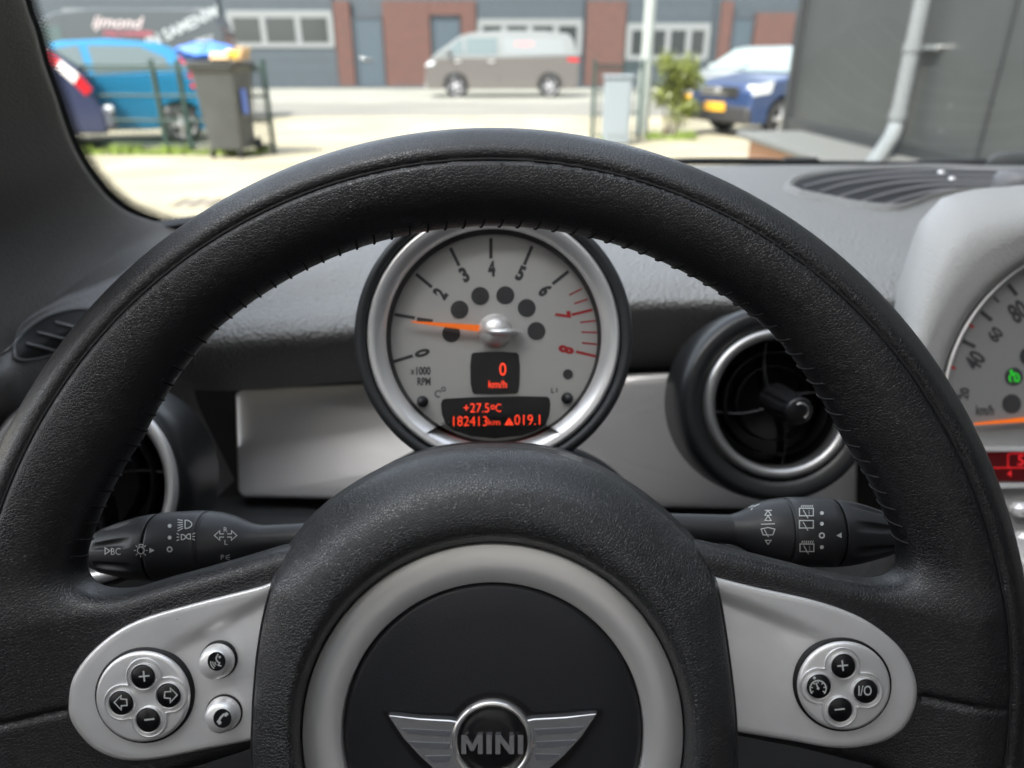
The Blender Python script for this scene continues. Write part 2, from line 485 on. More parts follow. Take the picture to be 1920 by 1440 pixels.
# the piped seam round the outer side
nth = 360; thv = np.linspace(-math.pi, math.pi, nth, endpoint=False); lo_ = np.zeros(nth); hi_ = np.full(nth, .03)
for _ in range(26):
    m_ = (lo_ + hi_) / 2; ins = rim_sdf(np.stack([.1722 * np.sin(thv), .1722 * np.cos(thv), m_], 1)) < 0
    lo_ = np.where(ins, m_, lo_); hi_ = np.where(ins, hi_, m_)
mesh('seam', MB().tube([WO + WROT @ np.array([.1722 * math.sin(t_), .1722 * math.cos(t_), z_ + .0001]) for t_, z_ in zip(thv, lo_)], .0006, 6, closed=True), thread, wheel)
# airbag cover
HC = np.array([924.0, 1376.0])
hub_px = [(471, 1341), (474, 1289), (482, 1210), (497, 1132), (523, 1055), (572, 980), (640, 920), (735, 867), (830, 839), (925, 831), (1020, 838), (1115, 868), (1205, 920), (1285, 990), (1325, 1045), (1352, 1120), (1377, 1289), (1384, 1400), (1378, 1520), (1310, 1660), (1150, 1770), (925, 1810), (700, 1770), (545, 1660), (482, 1520), (470, 1430)]
O = crc(hub_px, 6)
rows = []
rp = [(.90, .285, 0), (.985, .268, 0), (1.0, .259, 0), (.99, .251, .0), (.965, .2435, .06), (.925, .236, .2), (.86, .2295, .42), (.78, .2262, .66), (.70, .2258, .84), (0, .2275, 375), (0, .2310, 366), (0, .2352, 359), (0, .243, 357)]
for s_, d_, m_ in rp:
    row = []
    for p in O:
        v = p - HC; R_ = np.hypot(*v); u_ = v / R_
        if s_ > 0:
            r_ = R_ * (1 - (1 - s_) * 1.0)
            rr = 372 + (R_ - 372) * max(0, 1 - m_) if m_ else r_
        else: rr = m_
        edge_ = float(np.interp(p[1], [985, 1100], [.259, .2362])); dd_ = d_
        if s_ > 0 and d_ <= .259: dd_ = .2258 + (d_ - .2258) * (edge_ - .2258) / (.259 - .2258)
        q = HC + u_ * rr; row.append(K(q[0], q[1], dd_))
    rows.append(row)
rows = cr(np.array(rows), 3)
mesh('airbag_cover', MB().grid(rows, cv=True), grain, wheel)
hf = CF(924, 1376, .2345); px = .2345 / FPX
ringp = MB().lathe([(357.5 * px, -.006), (357 * px, 0), (355 * px, .0004), (320 * px, .0006), (286 * px, .0004), (284 * px, 0), (283.5 * px, -.005)], hf, 128)
mesh('trim_ring', ringp, mat('ring_silver', (.88, .865, .85), .36, metal=.7, bump=[('noise', 5200, .00001)], rvar=(60, .025, 1), dust=(220, .05, .04)), wheel)
cen = MB().lathe([(0.0, .0016), (120 * px, .0014), (220 * px, .0007), (270 * px, -.0003), (280 * px, -.0010), (282 * px, -.005)], CF(924, 1374, .2348), 128)
cap = mesh('centre_cap', cen, satin_black, wheel)
# winged emblem
def EM(d): return lambda x, y, l=0.0: K(x, y, d - l)
wl = [(728, 1341), (785, 1347), (846, 1350), (860, 1353), (850, 1372), (848, 1400), (856, 1424), (870, 1442), (852, 1466), (820, 1447), (788, 1418), (757, 1384)]
wr = [(2 * 923.5 - x - (-2 if False else 0), y - 3) for x, y in wl][::-1]
def ring2(cx, cy, r, n=72): return circ(cx, cy, r, n)
def grow(pts, k):
    c = np.mean(pts, 0); return [tuple(c + (np.array(p) - c) * (1 + k / np.hypot(*(np.array(p) - c)))) for p in pts]
mb = MB(); E0, E1 = EM(.2331), EM(.2319)
mb.prism([p for p in grow(crc(wl, 1).tolist(), 13)], EM(.2345), EM(.2329)); mb.prism(grow(crc(wr, 1).tolist(), 13), EM(.2345), EM(.23288))
mb.prism(ring2(923.5, 1388, 89), EM(.2345), EM(.23286))
emb = mesh('emblem', mb, gloss_black, wheel)
for w_ in (wl, wr):
    mb = MB(); mb.prism(w_, EM(.2333), EM(.2317)); mb.prism(grow(w_, -3), EM(.2317), EM(.2313), cap0=False); mesh('wing', mb, badge_chrome, emb)
for side in (0, 1):
    mb = MB()
    for (x0, ya, yb, x1, yc, yd) in ((752, 1366, 1369, 846, 1371, 1381), (766, 1391, 1395, 843, 1394, 1405), (797, 1418, 1423, 845, 1417, 1428)):
        q = [(x0, ya), (x1, yc), (x1 - 4, yd), (x0 + 14, yb + 6)]
        if side: q = [(1847 - x, y - 3) for x, y in q]
        mb.prism(q, EM(.2316), EM(.23105))
    mesh('wing_bar', mb, chrome_grey, emb)
ef = CF(923.5, 1388, .2325); px2 = .2325 / FPX
mesh('emblem_ring', MB().lathe([(78 * px2, -.001), (77 * px2, .0012), (74 * px2, .0019), (69 * px2, .0019), (66 * px2, .0014), (65 * px2, 0)], ef, 96), badge_chrome, emb)
mesh('emblem_disc', MB().lathe([(0, .0012), (40 * px2, .0011), (64 * px2, .0006), (66 * px2, -.001)], ef, 72), gloss_black, emb)
for g_ in ([(865, 1414), (865, 1378), (875, 1378), (885, 1397), (895, 1378), (905, 1378), (905, 1414), (896, 1414), (896, 1393), (888, 1408), (882, 1408), (874, 1393), (874, 1414)],
           [(912, 1414), (912, 1378), (922, 1378), (922, 1414)], [(929, 1414), (929, 1378), (939, 1378), (955, 1399), (955, 1378), (964, 1378), (964, 1414), (955, 1414), (938, 1392), (938, 1414)],
           [(971, 1414), (971, 1378), (981, 1378), (981, 1414)]):
    mb = MB(); mb.prism(g_, EM(.2315), EM(.2303)); mesh('letter', mb, badge_chrome, emb)

# silver spoke trims
def trim(outline, c, crease):
    O_ = crc(outline, 8); rows = []
    for k, s_ in enumerate([1.0, 1.0, .985, .96, .9, .84, .78, .72, .66, .6, .52, .44, .36, .2, .02]):
        row = []
        for p in O_:
            q = np.array(c) + (p - np.array(c)) * s_
            d_ = .2400 if k == 0 else (.2382 if k == 1 else (.2374 if k == 2 else .2371))
            (ax, ay), (bx, by) = crease
            e = np.array([bx - ax, by - ay]); w = q - np.array([ax, ay]); t = (w @ e) / (e @ e)
            dist = (e[0] * w[1] - e[1] * w[0]) / np.hypot(*e) * (1 if e[0] > 0 else -1)
            if k > 1:
                f_ = 1 / (1 + math.exp(-dist / 5)); g_ = min(1, max(0, (t + .12) / .5))
                h_ = math.exp(-max(0, dist - 10) / 75)
                d_ += .0022 * f_ * g_ * h_
            row.append(K(q[0], q[1], d_))
        rows.append(row)
    return MB().grid(rows, cv=True)
tl = [(129, 1317), (135, 1277), (155, 1242), (185, 1210), (225, 1180), (275, 1157), (350, 1135), (480, 1102), (540, 1088), (560, 1150), (560, 1250), (556, 1340), (540, 1370), (475, 1387), (375, 1407), (300, 1422), (250, 1426), (212, 1420), (175, 1402), (150, 1377), (132, 1347)]
tr = [(1310, 1072), (1342, 1082), (1413, 1100), (1513, 1122), (1580, 1143), (1630, 1167), (1673, 1200), (1700, 1233), (1717, 1277), (1717, 1317), (1703, 1353), (1680, 1377), (1647, 1393), (1597, 1402), (1547, 1400), (1480, 1388), (1383, 1372), (1310, 1355), (1296, 1290), (1296, 1200), (1300, 1120)]
trl = mesh('spoke_trim', trim(tl, (340, 1280), ((300, 1228), (500, 1122))), silver, wheel, label='silver left spoke trim with two round phone buttons')
trr = mesh('spoke_trim', trim(tr, (1520, 1265), ((1560, 1200), (1350, 1118))), silver, wheel, label='silver right spoke trim')

def pod(c, rx, ry, buttons, name, par, rot=0):
    fr = Frame(K(c[0], c[1], .2375), RT, UP, -FW); p_ = .2375 / FPX
    lz = lambda prof: MB().grid([[fr(r * rx / ry * p_ * math.cos(a), r * p_ * math.sin(a), z) for r, z in prof] for a in np.linspace(0, 2 * math.pi, 72, endpoint=False)], cu=True)
    mesh('seam_ring', lz([(ry + 4, -.0015), (ry + 3.5, .0014), (ry - 2, .0014)]), void_black, par)
    pd = mesh(name, lz([(ry - 1, -.001), (ry - 1, .0018), (ry - 3, .0026), (ry - 8, .0028), (ry * .5, .0026), (.1, .0024)]), silver, par)
    cl = MB(); cc = np.mean([b[:2] for b in buttons], 0)
    path = []
    N = 180
    for k in range(N):
        a = 2 * math.pi * k / N; u = np.array([math.cos(a), math.sin(a)]); best = 26
        for b in buttons:
            w = np.array(b[:2]) - cc; t = w @ u; h2 = w @ w - t * t
            if h2 < 33 ** 2 and t > 0: best = max(best, t + math.sqrt(33 ** 2 - h2))
        path.append(best)
    path = np.array(path)
    for _ in range(3): path = (np.roll(path, 1) + path * 2 + np.roll(path, -1)) / 4
    A = [[K(cc[0] + (r + o_) * math.cos(2 * math.pi * k / N), cc[1] + (r + o_) * math.sin(2 * math.pi * k / N), .2375 - z) for o_, z in ((2.5, .0026), (1, .0032), (-.8, .0033), (-2.6, .0027))] for k, r in enumerate(path)]
    mesh('raised_border', MB().grid(A, cu=True), silver_hi, pd)
    for bx, by, sym in buttons:
        bf = Frame(K(bx, by, .2347), RT, UP, -FW)
        rb = MB().lathe([(25.5 * p_, -.0006), (25 * p_, .0006), (23.5 * p_, .0009), (22.3 * p_, .0002)], bf, 40)
        rg = mesh('button_collar', rb, silver_hi, pd)
        bt = mesh('button', MB().lathe([(22.6 * p_, -.0006), (22 * p_, .0004), (20 * p_, .0009), (0, .0010)], bf, 40), gloss_black, par)
        mb = MB(); f = KD(.2337)
        if sym == '+':
            ribbon(mb, [(bx - 10, by + 1), (bx + 10, by - 1)], 3, f, .0001); ribbon(mb, [(bx - 1, by - 10), (bx + 1, by + 10)], 3, f, .0002)
        elif sym == '-': ribbon(mb, [(bx - 9, by + 1), (bx + 10, by - 1)], 3, f, .0001)
        elif sym in '<>':
            s_ = -1 if sym == '<' else 1
            pts = [(16, 0), (2, -14), (3, -7), (-9, -6), (-10, 6), (2, 7), (2, 15)]
            ribbon(mb, [(bx + s_ * x * .93, by + y * .93) for x, y in pts], 2.2, f, .0001, closed=True)
        elif sym == 'I/O': text(mb, 'I/O', bx, by, 25, 19, f, lift=.0001, bold=.01)
        elif sym == 'c':
            ribbon(mb, circ(bx, by + 5, 15, 20, 140, 400), 2.6, f, .0001)
            ribbon(mb, [(bx - 4, by - 6), (bx, by + 5)], 2.6, f, .0002)
            disc(mb, bx, by + 5, 2.6, f, .00025); disc(mb, bx - 7, by - 15, 2.8, f, .0002)
            for a in (150, 190, 230, 270, 310, 350, 30):
                u = (math.cos(math.radians(a)), math.sin(math.radians(a)))
                ribbon(mb, [(bx + 14 * u[0], by + 5 + 14 * u[1]), (bx + 10 * u[0], by + 5 + 10 * u[1])], 2, f, .00015)
        mesh('symbol', mb, white_print, bt)
    return pd
pod((274, 1301), 88, 85, [(270, 1268, '+'), (317.5, 1303, '>'), (229, 1317, '<'), (279.5, 1349, '-')], 'audio_pad', wheel)
pod((1577, 1281), 87, 83, [(1580, 1248, '+'), (1622, 1295, 'I/O'), (1534, 1286, 'c'), (1574, 1330, '-')], 'cruise_pad', wheel)
for (bx, by, ix, iy, kind) in ((410, 1237, 406, 1240, 'voice'), (421, 1336, 417, 1347, 'phone')):
    p_ = .2365 / FPX; bf = Frame(K(bx, by, .2375), RT, UP, -FW)
    mesh('seam_ring', MB().lathe([(35 * p_, -.001), (34.5 * p_, .0006), (32 * p_, .0006)], bf, 40), void_black, wheel)
    bt = mesh('button', MB().lathe([(32.5 * p_, -.001), (32 * p_, .0015), (28 * p_, .0040), (21 * p_, .0052), (0, .0054)], bf, 48), silver, wheel)
    f = KD(.2320)
    mesh('button_insert', disc(MB(), ix, iy, 17, f, .0, 32, 18), gloss_black, bt)
    mb = MB()
    if kind == 'phone':
        ribbon(mb, [(ix + 9, iy - 9), (ix + 2, iy - 7), (ix - 3, iy - 2), (ix - 7, iy + 5), (ix - 6, iy + 11)], 4, f, .0001)
        ribbon(mb, [(ix + 10, iy - 10), (ix + 4, iy - 5)], 6, f, .00015); ribbon(mb, [(ix - 9, iy + 4), (ix - 3, iy + 10)], 6, f, .00015)
    else:
        ribbon(mb, [(ix + 3, iy - 14), (ix - 1, iy - 6), (ix + 1, iy), (ix + 6, iy + 3), (ix + 3, iy + 7), (ix + 9, iy + 9)], 2.4, f, .0001)
        disc(mb, ix + 6, iy - 8, 2.2, f, .0001)
        for r in (5, 9, 13): ribbon(mb, circ(ix + 2, iy + 2, r, 6, 120, 190), 2.0, f, .0001)
    mesh('symbol', mb, white_print, bt)

# ------------------------------------------------------------------ column stalks
def stalk(name, label, tip, base, prof, sgn, D=.30):
    # tip/base are pixels on the axis; prof: (fraction from tip in px along x, radius px)
    t = thing(name, K(base[0], base[1], D), label, 'control stalk')
    A = K(tip[0], tip[1], D); B = K(base[0], base[1], D); ax = (B - A) / np.linalg.norm(B - A)
    Lp = abs(base[0] - tip[0]); s_ = np.linalg.norm(B - A) / Lp; q_ = D / FPX
    U = UP - ax * (UP @ ax); U /= np.linalg.norm(U); N_ = -FW - ax * (-FW @ ax); N_ -= U * (N_ @ U); N_ /= np.linalg.norm(N_)
    return t, A, ax, U, N_, s_, q_
def barrel(A, ax, U, N_, s_, q_, prof, n=96, flute=None):
    P = []
    for x, r in prof:
        row = []
        for k in range(n):
            a = 2 * math.pi * k / n; rr = r
            if flute:
                x0, x1, dep, cnt, ph = flute
                if x0 < x < x1:
                    w = (x - x0) / (x1 - x0); c_ = math.cos(cnt * a + ph)
                    rr = r - dep * math.sin(math.pi * w ** .8) * max(0, c_ - .25) ** .7
            row.append(A + ax * x * s_ + (U * math.sin(a) + N_ * math.cos(a)) * rr * q_)
        P.append(row)
    return MB().grid(P, cv=True)
def smoothprof(pts, n=6): return cr(np.array(pts, float), n)
# left: lights
t, A, ax, U, N_, s_, q_ = stalk('indicator_stalk', 'black light and indicator stalk with BC button left of the column', (155, 1035), (600, 1006), None, 1)
mesh('end_button', barrel(A, ax, U, N_, s_, q_, smoothprof([(0, .5), (3, 12), (12, 25), (24, 33), (33.5, 37), (34, 30)])), stalk_mat, t)
mesh('light_knob', barrel(A, ax, U, N_, s_, q_, smoothprof([(33, 20), (34, 37.5), (55, 46), (85, 54), (115, 59.5), (137, 61.5), (139, 59), (139.5, 50)], 8), 192, (40, 122, 9, 8, math.pi)), stalk_mat, t)
sb = mesh('stalk_barrel', barrel(A, ax, U, N_, s_, q_, [(138, 50), (138.5, 57), (144, 57.5), (144.5, 62), (147, 63)] + smoothprof([(149, 63.2), (180, 63.5), (210, 63), (233, 62)], 3).tolist() + [(234, 61), (235, 58.5), (239, 58.5), (240, 61)] + smoothprof([(241, 61), (265, 56), (290, 47), (312, 36), (330, 30), (350, 28), (460, 27)], 5).tolist()), stalk_mat, t)
def on_barrel(tip, base, rfun, D):
    A_ = K(tip[0], tip[1], D); B_ = K(base[0], base[1], D); Ln = np.linalg.norm(B_ - A_); ax_ = (B_ - A_) / Ln; sc_ = abs(base[0] - tip[0]) / Ln
    def g(px_, py_, d):
        p = K(px_, py_, d) - A_; t_ = p @ ax_
        return np.linalg.norm(p - ax_ * t_) - rfun(t_ * sc_) * D / FPX
    def f(px_, py_, l=0.0):
        a_ = D - .03
        while g(px_, py_, a_) > 0 and a_ < D + .005: a_ += .0005
        b_ = a_; a_ = b_ - .0005
        for _ in range(10):
            m_ = (a_ + b_) / 2
            if g(px_, py_, m_) > 0: a_ = m_
            else: b_ = m_
        return K(px_, py_, a_ - .0004 - l)
    return f
rl = lambda x: float(np.interp(x, [0, 34, 85, 137, 150, 235, 265, 290, 312], [5, 37.5, 54, 61.5, 63, 62, 56, 47, 36]))
rl = lambda x: float(np.interp(x, [0, 34, 55, 85, 115, 137, 150, 180, 235, 265, 290, 312], [5, 37.5, 46, 54, 59.5, 61.5, 63.2, 63.5, 62, 56, 47, 36]))
fb = on_barrel((155, 1035), (600, 1006), rl, .30)
def lamp(mb, x, y, s, flip, rays, fn):
    d_ = -1 if flip else 1
    ribbon(mb, [(x, y - s), (x, y + s)] + [(x + d_ * s * 1.6 * math.cos(a), y + s * math.sin(a)) for a in np.linspace(math.pi / 2, -math.pi / 2, 8)], 2, fn, 0, closed=True)
    for k in rays: ribbon(mb, [(x - d_ * 4, y + k * s), (x - d_ * 14 * s / 8, y + k * s * 1.5 + (2 if len(rays) > 3 else 0))], 1.8, fn)
mb = MB()
ribbon(mb, [(197, 1027), (197, 1039), (206, 1033)], 1.6, fb, closed=True)
text(mb, 'BC', 217, 1034, 18, 13, fb)
ribbon(mb, circ(264, 1032, 6.5, 18), 1.6, fb, closed=True)
for a in range(0, 360, 45):
    u = (math.cos(math.radians(a)), math.sin(math.radians(a)))
    if a != 270: ribbon(mb, [(264 + 9 * u[0], 1032 + 9 * u[1]), (264 + 13 * u[0], 1032 + 13 * u[1])], 1.5, fb)
ribbon(mb, [(261, 1025), (261, 1021), (268, 1021), (268, 1025)], 1.5, fb)
poly(mb, [(280, 1027), (290, 1032), (280, 1037)], fb)
disc(mb, 318, 986, 3.6, fb); disc(mb, 318, 1008, 3.6, fb); ribbon(mb, circ(318, 1030, 4.3, 18), 2.4, fb, closed=True)
lamp(mb, 347, 983, 8, False, (-.9, -.45, 0, .45, .9), fb)
lamp(mb, 340, 1007, 5, False, (-.9, 0, .9), fb); lamp(mb, 357, 1006, 5, True, (-.9, 0, .9), fb)
for s2 in (-1, 1):
    cx_ = 423 + s2 * 3
    ribbon(mb, [(cx_ + s2 * (0), 1001), (cx_ + s2 * 8, 1001), (cx_ + s2 * 8, 995), (cx_ + s2 * 18, 1004), (cx_ + s2 * 8, 1013), (cx_ + s2 * 8, 1007), (cx_, 1007)], 1.7, fb)
text(mb, 'R', 423, 993, 7, 9, fb); text(mb, 'L', 424, 1017, 6, 9, fb)
text(mb, 'P', 417, 1045, 6, 9, fb)
for k in (-1, 0, 1): ribbon(mb, [(423, 1045 + k * 2), (431, 1045 + k * 5)], 1.4, fb)
mesh('marking', mb, white_print, sb)
# right: wipers
t, A, ax, U, N_, s_, q_ = stalk('wiper_stalk', 'black wiper stalk with rear wiper symbols right of the column', (1699, 1003), (1240, 988), None, -1)
mesh('end_button', barrel(A, ax, U, N_, s_, q_, smoothprof([(0, .5), (3, 14), (12, 27), (24, 34), (33, 37.5), (34, 30)])), stalk_mat, t)
mesh('wiper_knob', barrel(A, ax, U, N_, s_, q_, smoothprof([(33, 20), (34, 38), (55, 46), (85, 55), (110, 60), (134, 62.5), (136, 60), (136.5, 50)], 8), 192, (38, 124, 9, 8, math.pi)), stalk_mat, t)
sb = mesh('stalk_barrel', barrel(A, ax, U, N_, s_, q_, [(135, 50), (135.5, 58), (141, 58), (141.5, 63)] + smoothprof([(142, 63.5), (180, 64.5), (226, 63)], 3).tolist() + [(227, 62), (228, 59), (232, 59), (233, 61.5)] + smoothprof([(234, 61.5), (260, 57), (285, 48), (306, 36), (325, 29), (345, 27), (470, 26)], 5).tolist()), stalk_mat, t)
rr_ = lambda x: float(np.interp(x, [0, 34, 85, 134, 180, 233, 260, 285, 306], [5, 38, 55, 62.5, 64.5, 61.5, 57, 48, 36]))
rr_ = lambda x: float(np.interp(x, [0, 34, 55, 85, 110, 134, 142, 180, 226, 260, 285, 306], [5, 38, 46, 55, 60, 62.5, 63.5, 64.5, 63, 57, 48, 36]))
fb = on_barrel((1699, 1003), (1240, 988), rr_, .30)
mb = MB()
def wip(cx_, cy_, dots):
    ribbon(mb, [(cx_ - 13, cy_ - 7), (cx_ + 13, cy_ - 7), (cx_ + 13, cy_ + 7), (cx_ - 13, cy_ + 7)], 1.8, fb, closed=True)
    ribbon(mb, [(cx_ - 6, cy_ - 4), (cx_ + 3, cy_ + 12)], 1.6, fb, .0001)
    if dots:
        for k in range(-9, 12, 4): ribbon(mb, [(cx_ + k - 1, cy_ - 9), (cx_ + k + 1, cy_ - 13)], 1.6, fb)
        for k in (-3, 0, 3): ribbon(mb, [(cx_ + 5, cy_ + k), (cx_ + 5, cy_ + k + 1.4)], 1.5, fb)
wip(1512, 960, True); wip(1512, 983, False); wip(1513, 1027, True)
for y in (962, 982, 1026): disc(mb, 1541, y, 3.6, fb)
ribbon(mb, circ(1541, 1004, 4.5, 18), 2.6, fb, closed=True)
poly(mb, [(1568, 1004), (1578, 998.5), (1578, 1009)], fb)
for y in (962, 972): ribbon(mb, [(1434, y + 4), (1440, y - 5), (1446, y + 4)], 1.5, fb, closed=True)
ribbon(mb, [(1434, 957), (1447, 957)], 1.5, fb); ribbon(mb, [(1427, 983), (1453, 982)], 1.6, fb)
ribbon(mb, [(1427, 992), (1440, 989), (1453, 992), (1449, 1003), (1431, 1003)], 1.7, fb, closed=True)
ribbon(mb, [(1433, 993), (1441, 1007)], 1.5, fb, .0001)
ribbon(mb, [(1435, 1013), (1446, 1013), (1440, 1021)], 1.5, fb, closed=True)
ribbon(mb, [(1404, 952), (1412, 947), (1409, 956)], 1.5, fb); ribbon(mb, [(1412, 950), (1424, 945)], 1.5, fb)
mesh('marking', mb, white_print, sb)

# ------------------------------------------------------------------ rev counter on the column
TD = .37; tp = TD / FPX
tf = CF(926, 632, TD)
tac = thing('rev_counter', tf(0, 0, -.04), 'round silver rimmed rev counter with orange needle and red displays behind the steering wheel', 'gauge')
mesh('housing', MB().lathe([(0, -.055), (150 * tp, -.052), (215 * tp, -.035), (246 * tp, -.012), (256 * tp, .000), (257 * tp, .006), (252 * tp, .011), (243 * tp, .0125), (235 * tp, .0105), (233 * tp, .004)], tf, 128), mat('gauge_black', (.030, .033, .036), .38, bump=[('noise', 3000, .00003)]), tac)
bz = mesh('bezel', MB().lathe([(234.5 * tp, .002), (232 * tp, .0085), (229 * tp, .0105), (224 * tp, .0108), (212 * tp, .0085), (203 * tp, .0062), (200 * tp, .0045), (199 * tp, .002)], tf, 128), silver_hi, tac)
mesh('inner_wall', MB().lathe([(200 * tp, .004), (198 * tp, .002), (196 * tp, -.006)], tf, 96), dark_plastic, tac)
dial_mat = mat('dial_silver', (.50, .50, .485), .42, metal=.35)
dial = mesh('dial', MB().lathe([(0, -.0050), (198 * tp, -.0050)], tf, 96), dial_mat, tac)
ft = lambda x, y, l=0.0: K(x, y, TD + .0050 - .0002 - l)
def T(X, Y): return (640 + X / 3.131, 400 + Y / 3.131)
dk = mat('dial_print', (.035, .036, .038), .5); rd = mat('dial_red', (.42, .015, .02), .5)
mb = MB(); mr = MB()
for a, b in (((300, 873), (420, 836)), ((312, 594), (432, 614)), ((438, 356), (532, 434)), ((640, 203), (692, 308)), ((878, 145), (878, 265)), ((1120, 192), (1074, 303)), ((1334, 340), (1240, 415))):
    ribbon(mb, [T(*a), T(*b)], 6.2, ft)
for a, b, w in (((1474, 566), (1352, 596), 5), ((1508, 843), (1378, 812), 5), ((1412, 443), (1338, 480), 3), ((1448, 503), (1368, 530), 3), ((1494, 630), (1402, 640), 3), ((1504, 700), (1410, 697), 3), ((1509, 770), (1412, 760), 3)):
    ribbon(mr, [T(*a), T(*b)], w, ft)
cN = (905, 690)
for s, (X, Y) in (('0', (475, 820)), ('1', (490, 630)), ('2', (580, 470)), ('3', (722, 360)), ('4', (882, 325)), ('5', (1053, 352)), ('6', (1197, 452)), ('7', (1300, 600)), ('8', (1320, 800))):
    ang = math.degrees(math.atan2(X - cN[0], cN[1] - Y))
    if s == '7': ang = 82
    x, y = T(X, Y)
    text(mr if s in '78' else mb, s, x, y, 9 if s == '1' else 14, 30, ft, ang=-ang, bold=.055)
text(mb, 'x', *T(418, 932), 8, 9, ft, bold=.02); text(mb, '1000', *T(482, 925), 27, 16, ft, bold=.03); text(mb, 'RPM', *T(485, 987), 25, 15, ft, bold=.03)
for X, Y in ((645, 705), (694, 565), (815, 485), (963, 481), (1088, 556), (1145, 691)): disc(mb, *T(X, Y), 17, ft, .0001, 32)
disc(mb, *T(1330, 945), 9.5, ft, .0001)
ribbon(mb, circ(*T(570, 1060), 6, 10, 60, 330), 2.2, ft); ribbon(mb, circ(*T(600, 1032), 3.6, 10), 2, ft, closed=True)
ribbon(mb, [T(1235, 1025), T(1235, 1052), T(1250, 1052)], 2.2, ft); ribbon(mb, [T(1265, 1025), T(1265, 1052)], 2.2, ft)
mesh('scale', mb, dk, dial); mesh('red_scale', mr, rd, dial)
faint = mat('tell_tale_grey', (.03, .03, .032), .4)
mb = MB()
for X, Y in ((815, 485), (963, 481), (694, 565), (1088, 556)):
    x, y = T(X, Y); ribbon(mb, circ(x, y, 7, 3 if X == 815 else 12, -90, 270), 1.4, ft, .0002, closed=True)
mesh('warning_symbol', mb, faint, dial)
fd = lambda x, y, l=0.0: K(x, y, TD + .0043 - l)
d1 = MB(); pts = [T(775, 818), T(860, 812), T(945, 812), T(1030, 818), T(1042, 830), T(1049, 900), T(1046, 1000), T(1038, 1048), T(1026, 1060), T(900, 1064), T(780, 1060), T(768, 1048), T(758, 1000), T(756, 900), T(763, 830)]
poly(d1, pts, fd); disp1 = mesh('speed_display', d1, gloss_black, tac)
d2 = MB(); pts = [T(610, 1088), T(760, 1080), T(905, 1076), T(1060, 1073), T(1205, 1076), T(1222, 1086), T(1228, 1120), T(1222, 1180), T(1200, 1240), T(1150, 1275), T(1060, 1305), T(905, 1322), T(760, 1308), T(660, 1275), T(612, 1235), T(590, 1180), T(584, 1120), T(592, 1096)]
poly(d2, pts, fd); disp2 = mesh('info_display', d2, gloss_black, tac)
redlit = mat('red_segments', (.3, .02, .01), .5, emit=(1.0, .06, .02), estr=.33)
mb = MB(); text(mb, '0', *T(948, 915), 12.5, 24, fd, lift=.0003, bold=.0); text(mb, 'km/h', *T(918, 1003), 34, 14, fd, lift=.0003, bold=.005)
mesh('speed_readout', mb, redlit, disp1)
mb = MB(); text(mb, '+27.5', *T(793, 1142), 48, 17, fd, lift=.0003, bold=-.008); ribbon(mb, circ(*T(890, 1138), 3.4, 12), 1.6, fd, .0003, closed=True); text(mb, 'C', *T(922, 1142), 10, 15, fd, lift=.0003, bold=-.008)
text(mb, '182413', *T(757, 1220), 64, 18, fd, lift=.0003, bold=-.008); text(mb, 'km', *T(897, 1225), 22, 11, fd, lift=.0003, bold=-.008)
a_, b_, c_ = T(985, 1200), T(1012, 1243), T(958, 1243); poly(mb, [a_, b_, c_], fd, .0003)
text(mb, '019.1', *T(1092, 1212), 48, 19, fd, lift=.0003, bold=-.008)
mesh('trip_readout', mb, redlit, disp2)
mb = MB(); ribbon(mb, [T(985, 1215), T(985, 1230)], 1.8, fd, .0005); disc(mb, *T(985, 1237), 1.2, fd, .0005)
mesh('warning_mark', mb, void_black, disp2)
for X, Y in ((478, 1105), (1325, 1085)):
    x, y = T(X, Y); bf = CF(x, y, TD + .0050)
    kb = mesh('reset_button', MB().lathe([(11 * tp, 0), (11 * tp, .002), (9 * tp, .0028), (7.5 * tp, .0028), (7.5 * tp, .009), (6 * tp, .0098), (0, .010)], bf, 32), satin_black, tac)
orange = mat('needle_orange', (.85, .16, .01), .45, emit=(1, .18, .01), estr=.08)
mb = MB(); fn0 = lambda x, y, l=0.0: K(x, y, TD + .0005 - l)
a = T(412, 632); b = T(812, 655); c = T(818, 697); d = T(412, 640)
mb.prism([a, b, c, d], lambda x, y: fn0(x, y), lambda x, y: fn0(x, y, .001)); mesh('needle', mb, orange, tac)
hx, hy = T(903, 692); hfz = CF(hx, hy, TD + .004)
mesh('needle_cap', MB().lathe([(33 * tp, -.002), (32.5 * tp, .002), (29 * tp, .0052), (22 * tp, .0075), (12 * tp, .009), (0, .0095)], hfz, 64), silver, tac)
fin = []
for u_ in np.linspace(0, 1, 14):
    X = 818 + (1066 - 818) * u_; y0 = 672 + 20 * u_ ; wd = 14 + 18 * math.sin(math.pi * min(1, u_ * .85 + .1)) if u_ < .6 else 32 * (1 - (u_ - .6) / .4) + 1
    hgt = .0088 * math.sin(math.pi * (.12 + .80 * u_)) + .0012
    row = []
    for k in range(9):
        a_ = math.pi * k / 8; row.append(K(*T(X, 694 + 6 * u_ - wd * math.cos(a_)), TD + .003 - hgt * 1.12 * math.sin(a_) ** .6))
    fin.append(row)
mesh('needle_fin', MB().grid(fin), silver_hi, tac)
glassm = bpy.data.materials.new('clear_cover'); glassm.use_nodes = True
